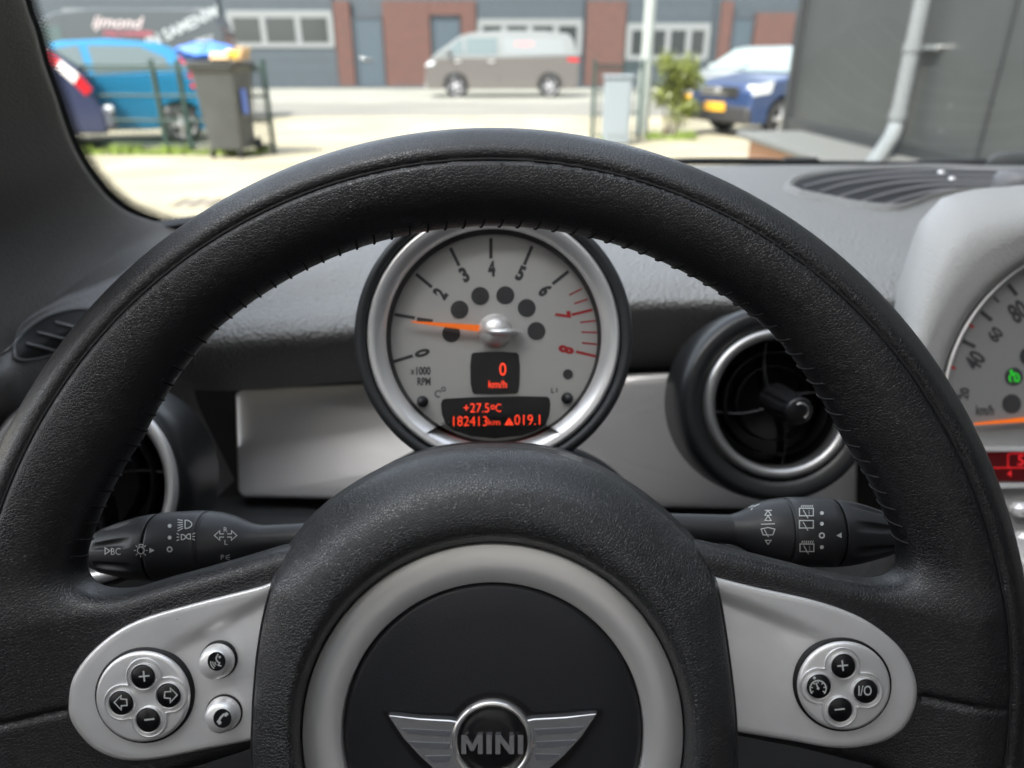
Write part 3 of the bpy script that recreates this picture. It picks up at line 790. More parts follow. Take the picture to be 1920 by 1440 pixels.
def glass_nodes(m, tint, refl):
    n = m.node_tree; n.nodes.clear(); o = n.nodes.new('ShaderNodeOutputMaterial')
    tr_ = n.nodes.new('ShaderNodeBsdfTransparent'); tr_.inputs[0].default_value = (*tint, 1)
    g = n.nodes.new('ShaderNodeBsdfGlossy'); g.inputs['Roughness'].default_value = .0
    g.inputs['Color'].default_value = (1, 1, 1, 1)
    fr = n.nodes.new('ShaderNodeLayerWeight'); fr.inputs['Blend'].default_value = .12
    mu = n.nodes.new('ShaderNodeMath'); mu.operation = 'MULTIPLY'; mu.inputs[1].default_value = refl
    mx = n.nodes.new('ShaderNodeMixShader')
    n.links.new(fr.outputs['Fresnel'], mu.inputs[0]); n.links.new(mu.outputs[0], mx.inputs[0]); n.links.new(tr_.outputs[0], mx.inputs[1]); n.links.new(g.outputs[0], mx.inputs[2]); n.links.new(mx.outputs[0], o.inputs[0])
glass_nodes(glassm, (.97, .97, .97), .8)
mesh('clear_cover', MB().lathe([(0, .0058), (100 * tp, .0055), (170 * tp, .0045), (199 * tp, .0035)], tf, 96), glassm, tac)
# steering column shroud below the gauge
sh = thing('column_shroud', K(925, 1080, .36), 'black plastic steering column shroud under the rev counter', 'column cover')
P = []
for d_, yc, rx, ry in ((.285, 1090, 250, 150), (.292, 1085, 300, 205), (.31, 1080, 325, 232), (.36, 1060, 285, 232), (.42, 1040, 245, 205), (.50, 1030, 225, 190)):
    P.append([K(925 + rx * math.copysign(abs(math.cos(a)) ** .8, math.cos(a)), yc - ry * math.copysign(abs(math.sin(a)) ** .8, math.sin(a)), d_) for a in np.linspace(0, 2 * math.pi, 64, endpoint=False)])
mesh('upper_cover', MB().grid(cr(P, 4), cv=True), dark_plastic, sh)
mb = MB()
P = [[K(925 + 150 * math.cos(a), 850 - 70 * math.sin(a), d_) for a in np.linspace(0, 2 * math.pi, 40, endpoint=False)] for d_ in (.36, .40, .46)]
mesh('gauge_neck', mb.grid(P, cv=True), dark_plastic, sh)
# ------------------------------------------------------------------ the dashboard
dash = thing('dashboard', (0, .6, .9), 'grey grained dashboard with round air vents, silver trim and large speedometer under the windscreen', 'dashboard')
def Gs(rows): return [[G(*p) for p in r] for r in rows]
# upper pad: rows go from the windscreen foot over the top, round the lip and back under it
top = Gs([
 [(-420, 520, .50), (0, 448, .56), (335, 428, .64), (600, 372, .78), (925, 326, .91), (1290, 311, .97), (1920, 311, .985), (2600, 325, .96), (3400, 400, .85)],
 [(-420, 560, .47), (0, 500, .52), (338, 460, .60), (620, 410, .71), (925, 372, .81), (1290, 350, .85), (1920, 352, .86), (2600, 370, .84), (3400, 440, .76)],
 [(-380, 600, .45), (20, 550, .49), (345, 520, .545), (630, 475, .60), (925, 450, .66), (1280, 428, .69), (1920, 428, .69), (2600, 440, .68), (3400, 520, .64)],
 [(-340, 640, .43), (60, 600, .46), (355, 580, .505), (640, 550, .535), (925, 520, .555), (1250, 500, .565), (1920, 500, .57), (2600, 510, .56), (3400, 600, .54)],
 [(-300, 670, .42), (90, 640, .445), (362, 622, .480), (650, 598, .500), (925, 572, .515), (1230, 548, .520), (1920, 548, .52), (2600, 560, .52), (3400, 650, .50)],
 [(-280, 695, .42), (110, 670, .442), (370, 655, .475), (660, 632, .492), (925, 605, .505), (1220, 578, .510), (1920, 578, .51), (2600, 590, .51), (3400, 690, .49)],
 [(-270, 720, .43), (140, 700, .455), (390, 690, .49), (665, 672, .508), (925, 650, .52), (1210, 622, .525), (1920, 620, .525), (2600, 630, .52), (3400, 740, .50)],
 [(-260, 740, .45), (170, 725, .485), (445, 732, .535), (668, 716, .555), (925, 708, .56), (1200, 690, .56), (1920, 690, .56), (2600, 690, .55), (3400, 780, .53)],
])
upad = mesh('upper_pad', MB().grid(surf(top, 8, 8)), pad_mat, dash)
from mathutils.bvhtree import BVHTree
_s = surf(top, 8, 8); _a, _b = _s.shape[:2]
PB = BVHTree.FromPolygons([Vector(v) for v in _s.reshape(-1, 3)], [(i * _b + j, (i + 1) * _b + j, (i + 1) * _b + j + 1, i * _b + j + 1) for i in range(_a - 1) for j in range(_b - 1)])
# dark fascia behind the trim, the shelf below it and the lower panel
fas = Gs([
 [(-300, 690, .50), (445, 715, .56), (925, 690, .57), (1300, 660, .57), (1920, 660, .57), (3400, 740, .55)],
 [(-300, 800, .50), (445, 820, .56), (925, 820, .57), (1300, 820, .57), (1920, 820, .57), (3400, 850, .55)],
 [(-300, 905, .50), (445, 925, .56), (925, 935, .57), (1300, 950, .57), (1920, 950, .57), (3400, 960, .55)],
 [(-300, 1010, .49), (445, 1010, .55), (925, 1030, .56), (1300, 1040, .56), (1920, 1040, .56), (3400, 1060, .545)],
])
mesh('fascia', MB().grid(surf(fas, 5, 6)), mat('fascia_grey', (.05, .052, .054), .5, bump=[('pebble', 900, .00015)]), dash)
lowp = mat('lower_panel', (.085, .088, .092), .55, bump=[('pebble', 900, .0002)])
low = Gs([
 [(-500, 928, .52), (200, 930, .535), (440, 931, .535), (640, 936, .545), (925, 950, .545), (1300, 955, .545), (1620, 958, .545), (1920, 960, .54), (3400, 980, .53)],
 [(-500, 940, .50), (200, 942, .515), (428, 942, .515), (640, 946, .52), (925, 960, .52), (1300, 966, .52), (1620, 968, .52), (1920, 970, .52), (3400, 1000, .50)],
 [(-500, 990, .455), (200, 985, .465), (430, 985, .465), (640, 990, .47), (925, 1000, .47), (1300, 1000, .47), (1620, 1005, .47), (1920, 1010, .47), (3400, 1040, .46)],
 [(-500, 1060, .43), (200, 1050, .435), (440, 1040, .435), (640, 1060, .44), (925, 1080, .44), (1300, 1080, .44), (1620, 1070, .44), (1920, 1080, .44), (3400, 1100, .43)],
 [(-500, 1300, .41), (200, 1300, .415), (440, 1300, .415), (640, 1300, .42), (925, 1300, .42), (1300, 1300, .42), (1620, 1300, .42), (1920, 1300, .42), (3400, 1300, .41)],
 [(-500, 1800, .40), (200, 1800, .40), (440, 1800, .40), (640, 1800, .41), (925, 1800, .41), (1300, 1800, .41), (1620, 1800, .41), (1920, 1800, .41), (3400, 1800, .40)],
])
mesh('lower_panel', MB().grid(surf(low, 6, 5)), lowp, dash)
# silver trim strip (a rounded plate bulging a little towards the driver)
def plate(outline, yfun, bulge, name, m, r=14):
    n = 26; rows = []
    O_ = np.array(outline, float); c = O_.mean(0)
    for s_, dz in ((1.0, .006), (1.0, .001), (.992, -.0006), (.975, -.0018), (.94, -.003), (.8, -.0045), (.6, -.0055), (.4, -.0062), (.2, -.0066), (.02, -.0068)):
        row = []
        for p in O_:
            v = p - c; q = c + v * s_ if s_ < .97 else p - v / np.hypot(*v) * (1 - s_) * 300
            row.append(G(q[0], q[1], yfun(q[0]) + dz * bulge + float(np.interp(q[0], [900, 1200], [.062, .01])) * (835 - q[1]) / 205))
        rows.append(row)
    return mesh(name, MB().grid(rows, cv=True), m, dash)
def rrect(x0, y0, x1, y1, r, x0b=None, x1b=None, sub=10):
    P = []
    x0b = x0 if x0b is None else x0b; x1b = x1 if x1b is None else x1b
    cs = [((x1 - r, y0[1] + r), -90), ((x1b - r, y1[1] - r), 0), ((x0b + r, y1[0] - r), 90), ((x0 + r, y0[0] + r), 180)]
    for (cx, cy), a0 in cs:
        P += [(cx + r * math.cos(math.radians(a0 + a)), cy + r * math.sin(math.radians(a0 + a))) for a in range(0, 91, 10)]
    Q = []
    for i in range(len(P)):
        a = np.array(P[i]); b = np.array(P[(i + 1) % len(P)]); m = max(1, int(np.hypot(*(b - a)) / 18))
        for k in range(m): Q.append(tuple(a + (b - a) * k / m))
    return Q
trim_m = mat('trim_silver', (.97, .95, .95), .36, metal=.5, bump=[('noise', 60, .0003)])
plate(rrect(442, (729, 686), 1608, (931, 958), 16, x0b=447, x1b=1606), lambda x: float(np.interp(x, [442, 925, 1610], [.530, .532, .520])), 1.0, 'silver_trim', trim_m)
# column arch cut: a dark hump round the column
P = []
for s_, d_ in ((1.0, .50), (1.0, .462), (.97, .455), (.93, .455), (.90, .462), (.90, .50)):
    P.append([K(935 + 262 * s_ * math.cos(a), 965 - 150 * s_ * math.sin(a), d_) for a in np.linspace(-.2, math.pi + .2, 60)])
mesh('column_surround', MB().grid(cr(P, 3)), dark_plastic, dash)

# round swivel vents
def vent(cx, cy, r_out, r_s0, r_s1, d, name, ax_off=(0, 0), knob=None, label=None, deep=.05, ring=None):
    f = CF(cx, cy, d); p = d / FPX
    h = mesh(name, MB().lathe([(r_out * p, -.045), (r_out * p, -.018), (r_out * .985 * p, -.006), (r_out * .95 * p, -.0005), (r_out * .90 * p, .0008), ((r_s0 + 6) * p, -.001), ((r_s0 + 1) * p, -.004)], f, 112), mat('vent_black', (.014, .015, .016), .33, bump=[('noise', 2500, .00002)]), dash, label=label)
    mesh('silver_ring', MB().lathe([((r_s0 + 1) * p, -.0035), (r_s0 * p, .0008), ((r_s0 * .6 + r_s1 * .4) * p, .0022), (r_s1 * 1.01 * p, .0010), (r_s1 * p, -.003), (r_s1 * .98 * p, -.008)], f, 112), ring or mat('vent_ring', (.42, .42, .42), .3, metal=.85), h)
    mesh('duct', MB().lathe([(r_s1 * .985 * p, -.006), (r_s1 * .97 * p, -.02), (r_s1 * .93 * p, -deep), (0, -deep)], f, 96), void_black, h)
    vm = mat('vane_black', (.010, .010, .011), .28)
    for k, fr in enumerate((.80, .58)):
        mesh('vane_ring', MB().lathe([((r_s1 * fr) * p, -.004 - .005 * k), ((r_s1 * fr + 2) * p, -.005 - .005 * k), (r_s1 * (fr + .02) * p, -.022), (r_s1 * fr * p, -.022), (r_s1 * fr * p, -.004 - .005 * k)], f, 96), vm, h)
    for a in (95, 185, 275, 5):
        c_, s_ = math.cos(math.radians(a)), math.sin(math.radians(a)); P = []
        for t in np.linspace(.2, .97, 12):
            bow = math.sin(t * 3) * .10
            x = r_s1 * (t * c_ - bow * s_); y = r_s1 * (t * s_ + bow * c_)
            P.append([f(x * p, y * p, -.010 + .004 * (1 - t)), f((x - 2.5 * s_) * p, (y + 2.5 * c_) * p, -.009 + .004 * (1 - t)), f((x - 5 * s_) * p, (y + 5 * c_) * p, -.012), f((x - 4 * s_) * p, (y + 4 * c_) * p, -.026)])
        mesh('spoke', MB().grid(P), vm, h)
    if knob:
        (kx, ky), (bx, by), kr = knob
        A = K(kx, ky, d - .022); B = K(bx, by, d + .012); ax = (B - A) / np.linalg.norm(B - A)
        U = UP - ax * (UP @ ax); U /= np.linalg.norm(U); N_ = np.cross(ax, U)
        ln = np.linalg.norm(B - A) / p; 
        prof = [(0, .1), (0, kr * .86), (1.5, kr * .97), (5, kr), (14, kr * .97), (30, kr * 1.12), (ln, kr * 1.25)]
        km = barrel(A, ax, U, N_, p, p, prof, 72, (8, 60, 7, 7, 0))
        kn = mesh('knob', km, vm, h)
        fk = Frame(A - ax * .0004, np.cross(U, ax), U, -ax)
        mesh('knob_inlay', MB().lathe([(kr * .50 * p, 0), (kr * .60 * p, .0006), (kr * .68 * p, 0)], fk, 32, math.radians(60), math.radians(230)), chrome, kn)
vent(1462, 757, 189, 141, 121, .47, 'air_vent', knob=((1500, 772), (1452, 748), 25), label='round air vent with black housing and thin silver ring, right of the rev counter')
vent(150, 912, 200, 185, 160, .41, 'air_vent', knob=((150, 930), (140, 915), 30), label='round air vent with wide silver ring, at the left end', ring=silver_hi)

# left end of the dash with the small side window vent
endm = mat('dash_end', (.24, .235, .235), .5, bump=[('pebble', 620, .0003)])
E_ = Gs([
 [(-520, 730, .40), (-200, 700, .42), (0, 672, .445), (40, 618, .475), (100, 578, .505), (217, 528, .555), (345, 478, .60)],
 [(-520, 720, .33), (-200, 690, .36), (0, 662, .385), (40, 606, .415), (100, 566, .445), (217, 518, .495), (345, 470, .55)],
 [(-520, 760, .31), (-200, 720, .345), (0, 672, .378), (42, 622, .408), (110, 583, .435), (230, 545, .475), (350, 505, .52)],
 [(-520, 830, .30), (-200, 770, .335), (0, 705, .368), (50, 665, .395), (125, 625, .42), (240, 590, .455), (352, 555, .50)],
 [(-520, 900, .30), (-200, 830, .335), (0, 745, .368), (55, 715, .392), (135, 690, .418), (245, 650, .452), (356, 615, .49)],
 [(-520, 980, .31), (-200, 880, .34), (0, 790, .375), (60, 775, .398), (140, 755, .425), (250, 725, .46), (362, 690, .50)],
 [(-520, 1060, .33), (-200, 940, .36), (0, 820, .40), (60, 812, .42), (140, 800, .45), (255, 790, .48), (372, 760, .52)],
 [(-520, 1300, .36), (-200, 1200, .38), (0, 1100, .41), (60, 1080, .43), (160, 1060, .455), (330, 1000, .49), (440, 900, .53)],
])
mesh('end_panel', MB().grid(surf(E_, 7, 7)), endm, dash)
se = [(29, 663), (33, 640), (52, 618), (85, 596), (125, 583), (165, 580), (190, 592), (186, 618), (158, 642), (118, 658), (75, 671), (40, 674)]
SE = crc(se, 5); c0 = SE.mean(0)
_e = surf(E_, 7, 7); _a, _b = _e.shape[:2]
EB = BVHTree.FromPolygons([Vector(v) for v in _e.reshape(-1, 3)], [(i * _b + j, (i + 1) * _b + j, (i + 1) * _b + j + 1, i * _b + j + 1) for i in range(_a - 1) for j in range(_b - 1)])
def on_end(x, y, dep):             # point on the end panel, dep metres behind (+) or proud (-) of it
    r_ = K(x, y, 1.0) - CAM; r_ = r_ / np.linalg.norm(r_); h_ = EB.ray_cast(Vector(CAM), Vector(r_))
    return CAM + r_ * (h_[3] + dep)
def sy(x): return float(np.interp(x, [0, 40, 110, 240], [.372, .396, .424, .462])) - .003
rows = []
for s_, dy in ((1.10, .001), (1.07, -.0025), (1.02, -.0032), (.975, -.002), (.95, -.0006)):
    rows.append([on_end(*(c0 + (p - c0) * s_), dy) for p in SE])
duct_rows = [[on_end(*(c0 + (p - c0) * k_), -.0016) for p in SE] for k_ in (.96, .7, .4, .05)]
sv = mesh('side_vent', MB().grid(rows, cv=True), mat('vent_frame', (.15, .15, .152), .38), dash, label='small oval side window vent at the dashboard end')
mesh('duct', MB().grid(duct_rows, cv=True), void_black, sv)
for (x0, y0, x1, y1) in ((104, 601, 172, 620), (70, 620, 160, 643), (50, 641, 130, 662)):
    mb = MB(); P = []
    for t in np.linspace(0, 1, 8):
        x = x0 + (x1 - x0) * t; y = y0 + (y1 - y0) * t
        P.append([on_end(x, y, -.0022), on_end(x, y + 3, -.0038), on_end(x, y + 6, -.0022)])
    mesh('slat', MB().grid(P), mat('slat_grey', (.20, .20, .205), .38), sv)

# demister grille on top of the pad
gm = [(1482, 352), (1500, 338), (1560, 326), (1660, 319), (1780, 318), (1900, 326), (1990, 340), (2040, 358), (2000, 372), (1900, 362), (1830, 360), (1760, 368), (1715, 384), (1680, 392), (1620, 388), (1545, 374), (1500, 364)]
GM = crc(gm, 5); c1 = np.array([1720., 352.])
def ty(x, y): return float(np.interp(y, [311, 352, 428, 500], [.985, .86, .69, .57]))
def on_top(x, y, up): 
    r_ = K(x, y, 1.0) - CAM; h_ = PB.ray_cast(Vector(CAM), Vector(r_).normalized())
    return np.array(h_[0]) + np.array([0, 0, up])
rows = []
for s_, u in ((1.10, -.003), (1.055, .0055), (1.01, .006), (.975, .002), (.95, .0015)):
    rows.append([on_top(*(c1 + (p - c1) * np.array([1 + (s_ - 1) * .6, s_ if True else 1])), u) for p in GM])
gr = mesh('demister_grille', MB().grid(rows, cv=True), pad_mat, dash, label='oval demister grille with curved slats on top of the pad')
mesh('duct', MB().grid([[on_top(*(c1 + (p - c1) * k_), .0026) for p in GM] for k_ in (.975, .75, .5, .25, .02)], cv=True), void_black, gr)
slm = mat('slat_gloss', (.20, .20, .21), .3)
for k, pts in enumerate((((1505, 356), (1560, 342), (1640, 331), (1740, 325), (1860, 325), (1930, 330)), ((1535, 366), (1590, 349), (1670, 338), (1760, 334), (1880, 335), (1960, 342)),
            ((1570, 376), (1630, 358), (1700, 346), (1790, 343), (1890, 344), (1990, 354)), ((1612, 385), (1665, 368), (1730, 355), (1800, 351), (1880, 351), (1960, 358)), ((1655, 391), (1700, 376), (1750, 364), (1790, 360)))):
    A = cr(np.array(pts, float), 6); P = []
    for x, y in A: P.append([on_top(x, y - 1.6, .0034), on_top(x, y, .0052), on_top(x, y + 1.5, .0034)])
    mesh('slat', MB().grid(P), slm, gr)
mb = MB()
for x, y in ((1763, 332), (1783, 345)):
    f = Frame(on_top(x, y, .006), (1, 0, 0), (0, 1, 0), (0, 0, 1)); mb = MB().lathe([(.004, -.001), (.0038, .0012), (.002, .0022), (0, .0024)], f, 16)
    mesh('clip', mb, silver, gr)
f = Frame(G(1905, 352, .845) + np.array([0, 0, .004]), (1, 0, 0), (0, 1, 0), (0, 0, 1))
mesh('light_sensor', MB().lathe([(.026, -.006), (.0255, .004), (.023, .011), (.016, .0155), (.008, .0165), (0, .017)], f, 48), mat('sensor_grey', (.16, .16, .165), .4), dash)

# centre speedometer pod
SD = .50; spx = SD / FPX; SC = (2082, 774)
pang = [0, 15, 30, 40, 60, 75, 85, 95, 105, 115, 122, 128, 135, 143, 150, 157, 165, 180, 210, 240, 270, 300, 330]
prad = [440, 442, 446, 448, 446, 436, 428, 425, 442, 467, 492, 512, 506, 480, 461, 445, 440, 440, 440, 440, 440, 440, 450]
th = np.linspace(0, 2 * math.pi, 160, endpoint=False)
R_ = np.interp(np.degrees(th), pang + [360], prad + [440])
P = []
for k, (w, ww, d_) in enumerate(((0, 322, .4965), (0, 326, .489), (.0, 334, .4845), (.10, 345, .4815), (.3, 0, .480), (.55, 0, .484), (.80, 0, .497), (.97, 0, .516), (1.0, 0, .532), (1.0, 0, .60), (.99, 0, .72))):
    row = []
    for t, r in zip(th, R_):
        rr = (1 - w) * (ww if ww else 340) + w * r
        dd = d_
        if k == 9: dd = .57
        if k == 10: dd = .62
        row.append(K(SC[0] + rr * math.cos(t), SC[1] - rr * math.sin(t), dd))
    P.append(row)
pod_m = mat('pod_plastic', (.39, .39, .38), .46, bump=[('pebble', 560, .00028)], spec=.6)
sp_ = mesh('speedometer', MB().grid(cr(P, 3), cv=True), pod_m, dash, label='large round centre speedometer in a light grey hood')
sf = CF(*SC, SD)
ddial = mesh('dial', MB().lathe([(0, .0), (319 * spx, .0)], sf, 128), mat('speedo_silver', (.25, .25, .245), .5, metal=.25), sp_)
mesh('dial_rim', MB().lathe([(324 * spx, .004), (321 * spx, .006), (318 * spx, .002), (317.5 * spx, 0)], sf, 128), silver, sp_)
fs = lambda x, y, l=0.0: K(x, y, SD - .0003 - l)
mb = MB(); mr = MB()
for v in range(10, 250, 10):
    # calibrated so that 20 sits at the lower left, 80 at the upper left
    a = math.radians(np.interp(v, [20, 40, 60, 80, 250], [174, 154, 142, 128.5, 10]))
    r0 = 308; ln = 26 if v % 20 == 0 else 14
    if v in (30, 50): 
        mr = MB(); ribbon(mr, [(SC[0] + 314 * math.cos(a), SC[1] - 314 * math.sin(a)), (SC[0] + 302 * math.cos(a), SC[1] - 302 * math.sin(a))], 5, fs); mesh('red_tick', mr, rd, ddial); continue
    ribbon(mb, [(SC[0] + r0 * math.cos(a), SC[1] - r0 * math.sin(a)), (SC[0] + (r0 - ln) * math.cos(a), SC[1] - (r0 - ln) * math.sin(a))], 7 if v % 20 == 0 else 4, fs)
for s, x, y, w, h, ang in (('20', 1808, 738, 22, 18, 82), ('40', 1828, 676, 32, 34, 58), ('60', 1866, 627, 24, 26, 50), ('80', 1909, 584, 32, 40, 32)):
    text(mb, s, x, y, w, h, fs, ang=ang, bold=.03)
text(mb, 'km/h', 1847, 769, 34, 19, fs, bold=.03)
for x, y, r in ((1901, 706, 17), (1897, 757, 18), (1930, 668, 18)): disc(mb, x, y, r, fs, .0001)
mesh('scale', mb, dk, ddial)
gl = mat('green_lamp', (.01, .2, .01), .5, emit=(.02, 1, .04), estr=.16)
mb = MB(); ribbon(mb, circ(1902, 709, 9, 16, 130, 410), 2.2, fs, .0003); ribbon(mb, [(1899, 700), (1904, 711)], 2, fs, .0003); disc(mb, 1896, 696, 2.5, fs, .0003); ribbon(mb, [(1910, 714), (1903, 714), (1903, 708)], 2, fs, .0003)
mesh('cruise_lamp', mb, gl, ddial)
mb = MB(); fn2 = lambda x, y, l=0.0: K(x, y, SD - .004 - l)
mb.prism([(1826, 797), (1826, 793), (2075, 765), (2078, 782)], lambda x, y: fn2(x, y), lambda x, y: fn2(x, y, .001)); mesh('needle', mb, orange, sp_)
mesh('needle_cap', MB().lathe([(30 * spx, .001), (28 * spx, .007), (16 * spx, .010), (0, .011)], CF(2082, 774, SD), 48), silver, sp_)
bar = lambda x0, y0, x1, y1, d0, d1, m, nm: mesh(nm, MB().prism([(x0, y0), (x1, y0), (x1, y1), (x0, y1)], lambda x, y: K(x, y, d0), lambda x, y: K(x, y, d1)), m, sp_)
bar(1800, 836, 2360, 846, .499, .494, silver, 'display_bar'); bar(1812, 905, 2350, 915, .499, .494, silver, 'display_bar')
lcd = bar(1806, 848, 2355, 903, .499, .4975, mat('lcd_dark', (.012, .003, .003), .25, emit=(.35, .005, .01), estr=.03), 'radio_display')
mb = MB(); f3 = lambda x, y, l=0.0: K(x, y, .4971 - l)
rl2 = mat('lcd_red', (.3, .01, .01), .5, emit=(1.0, .02, .03), estr=.14)
ribbon(mb, [(1862, 877), (1935, 877)], 2, f3); ribbon(mb, [(1894, 877), (1890, 874), (1890, 853), (1895, 850), (1960, 850)], 2, f3)
text(mb, '5', 1914, 863, 12, 20, f3, bold=.01); text(mb, '4', 1893, 888, 9, 12, f3, bold=.01)
mesh('readout', mb, rl2, lcd)
# centre stack under the pod
P = [[K(x, y, d) for x, y in ((1800, 930), (1880, 925), (2082, 925), (2290, 925), (2380, 930))] for y_, d in ((0, 0),)] 
P = []
for k in range(12):
    w_ = 300 - 9 * k; y_ = 930 + 70 * k; dd_ = .505 - .004 * k
    P.append([K(2082 - w_ - 8, y_, .56), K(2082 - w_, y_, dd_ + .012), K(2082 - w_ + 12, y_, dd_), K(2082, y_, dd_ - .003), K(2082 + w_ - 12, y_, dd_), K(2082 + w_, y_, dd_ + .012), K(2082 + w_ + 8, y_, .56)])
cs = mesh('centre_stack', MB().grid(P), mat('stack_grey', (.10, .10, .105), .45), dash)
plate(rrect(2560, (712, 716), 3300, (930, 950), 16), lambda x: .53, 1.0, 'silver_trim', trim_m)
for (x, y, w, h) in ((1925, 955, 60, 26), (1925, 1030, 46, 66), (2040, 955, 60, 26), (2040, 1030, 60, 60), (2160, 1030, 60, 60)):
    c = K(x, y, .498); mesh('console_button', MB().box(c, (w * spx, h * spx, .014), np.array([RT, UP, -FW]).T, .0035), silver, cs)

# ------------------------------------------------------------------ the car body round the camera
body = thing('car_interior', (0, 0, .3), 'dark moulded cabin of the parked car with windscreen, left pillar and roof around the dashboard', 'car body')
pill_m = mat('pillar_trim', (.105, .10, .092), .62, bump=[('noise', 1400, .0006), ('pebble', 800, .0005)])
edge = [(20, -150, .43), (46, 0, .45), (66, 61, .465), (82, 122, .48), (104, 183, .50), (122, 238, .515), (144, 290, .53), (171, 333, .55), (208, 376, .575), (250, 403, .60), (306, 420, .63), (345, 428, .65)]
far = [(-700, -300), (-700, -50), (-700, 60), (-700, 180), (-650, 320), (-600, 450), (-520, 560), (-420, 700), (-150, 720), (5, 660), (85, 574), (217, 520)]
farY = [.20, .20, .20, .20, .21, .22, .24, .28, .34, .385, .44, .50]
rows = []
for (x, y, Y), (fx, fy), fY in zip(edge, far, farY):
    E0 = np.array([x, y, Y]); F0 = np.array([fx, fy, fY]); row = []
    for t, b in ((0, .016), (.0, .0), (.03, -.006), (.12, -.012), (.3, -.016), (.5, -.016), (.75, -.010), (1, 0)):
        q = E0 + (F0 - E0) * t; row.append((q[0], q[1], q[2] + b))
    rows.append(row)
PI_ = surf([[G(*q) for q in r] for r in rows], 6, 5)
mesh('pillar_trim', MB().grid(PI_), pill_m, body)
# windscreen pane
def scr(x, y): # pane: from the foot of the screen leaning back over the driver
    return None
wsb = [(-.60, .50), (-.42, .52), (-.30, .63), (-.18, .76), (0, .90), (.25, .965), (.62, .985), (1.0, .965), (1.25, .85), (1.45, .65), (1.55, .52)]
zb = 1.066
wst = [(-.46, -.04), (-.38, 0), (-.27, .03), (-.15, .05), (.05, .07), (.30, .08), (.60, .08), (.9, .06), (1.1, .03), (1.25, 0), (1.32, -.05)]
zt = 1.50
P = []
for k in range(9):
    t = k / 8; P.append([np.array([b[0] + (a[0] - b[0]) * t, b[1] + (a[1] - b[1]) * t, zb + (zt - zb) * t]) for b, a in zip(wsb, wst)])
wmat = bpy.data.materials.new('windscreen_glass'); wmat.use_nodes = True; glass_nodes(wmat, (.94, .965, .955), .03)
ws = mesh('windscreen', MB().grid(surf(P, 2, 5)), wmat, body)
# printed black band and dots along the pillar edge (lies on the pane's inner side)
frit = mat('frit_black', (.006, .006, .006), .45)
ed = cr(np.array(edge, float), 12); inn_ = []
mb = MB(); L0 = []; 
for i, e in enumerate(ed):
    a = ed[max(0, i - 1)]; b = ed[min(len(ed) - 1, i + 1)]; t = (b - a)[:2]; t /= np.hypot(*t); nrm = np.array([t[1], -t[0]])
    inn_.append(nrm)
W_ = np.interp(np.linspace(0, 1, len(ed)), [0, .1, .45, .75, .9, 1], [13, 12, 12, 14, 8, 5])
P = [[G(e[0] - n_[0] * 6, e[1] - n_[1] * 6, e[2] + .022), G(e[0] + n_[0] * w, e[1] + n_[1] * w, e[2] + .0235)] for e, n_, w in zip(ed, inn_, W_)]
fb_ = mesh('black_band', MB().grid(P), frit, body)
s_acc = 0; mb = MB(); last = ed[0][:2]; row_i = 0
for e, n_, w in zip(cr(ed[::4], 40), cr(np.array(inn_)[::4], 40), cr(W_[::4], 40)):
    if np.hypot(*(e[:2] - last)) < 7.2: continue
    last = e[:2].copy(); row_i += 1
    for k, r in enumerate((3.3, 2.9, 2.2, 1.4)):
        off = w + 2.0 + k * 4.8; sh_ = 3.6 if k % 2 else 0
        tt = np.array([-n_[1], n_[0]])
        q = e[:2] + n_ * off + tt * sh_
        disc(mb, q[0], q[1], r, lambda x, y, l, Y=e[2]: G(x, y, Y + .0235), 0, 8)
mesh('dot_band', mb, frit, fb_)
# roof, header, doors, rear shell: closes the cabin above and behind the camera
headl = mat('headliner', (.42, .41, .39), .8)
P = [[(x, y, 1.50 + .05 * (1 - ((x - .42) / .95) ** 2) - .02 * ((y + .6) / .9) ** 2) for x in np.linspace(-.46, 1.32, 9)] for y in (.06, .0, -.06, -1.22, -1.3)]
for j in range(9):
    P[0][j] = tuple(surf([wst and [(a[0], a[1], zt) for a in wst]] * 2, 1, 1)[0][min(10, int(j * 10 / 8))])
mb = MB(); mb.grid(P[:3]); mb.grid(P[3:]); Q_ = np.array(P)
for c0_, c1_ in ((Q_[2, 0], Q_[3, 0]), (Q_[2, 8], Q_[3, 8])): mb.box((c0_ + c1_) / 2, (.09, 1.18, .03))
mesh('roof_lining', mb, headl, body)
mesh('added_glass_roof', MB().grid(Q_[2:4] + np.array([0, 0, .008])), wmat, body)  # unseen glazed roof, added to let more sky light onto wheel and dash
dm = mat('door_trim', (.05, .05, .052), .55, bump=[('pebble', 700, .0003)])
for sx, nm in ((-1, 'door_panel'), (1, 'door_panel')):
    x0 = -.50 if sx < 0 else 1.42
    P = [[(x0 + sx * (.02 + .05 * math.sin(k / 4 * math.pi)), y, .35 + k * .16) for y in (.38, .0, -.4, -.8)] for k in range(5)]
    mesh('door_panel', MB().grid(surf(P, 3, 3)), dm, body)
    mb = MB(); mb.box((x0 + sx * .02, -.75, 1.25), (.05, .09, .55), None, .01); mb.box((x0 - sx * .0, -.3, 1.50), (.06, 1.3, .05), None, .01)
    mesh('door_frame', mb, pill_m, body)
mb = MB(); mb.box((.46, -1.35, .75), (2.0, .06, .75), None, .02)
mesh('rear_wall', mb, dm, body)
mesh('floor_carpet', MB().box((.46, -.4, .32), (1.96, 2.0, .04)), mat('carpet', (.015, .015, .016), .9), body)
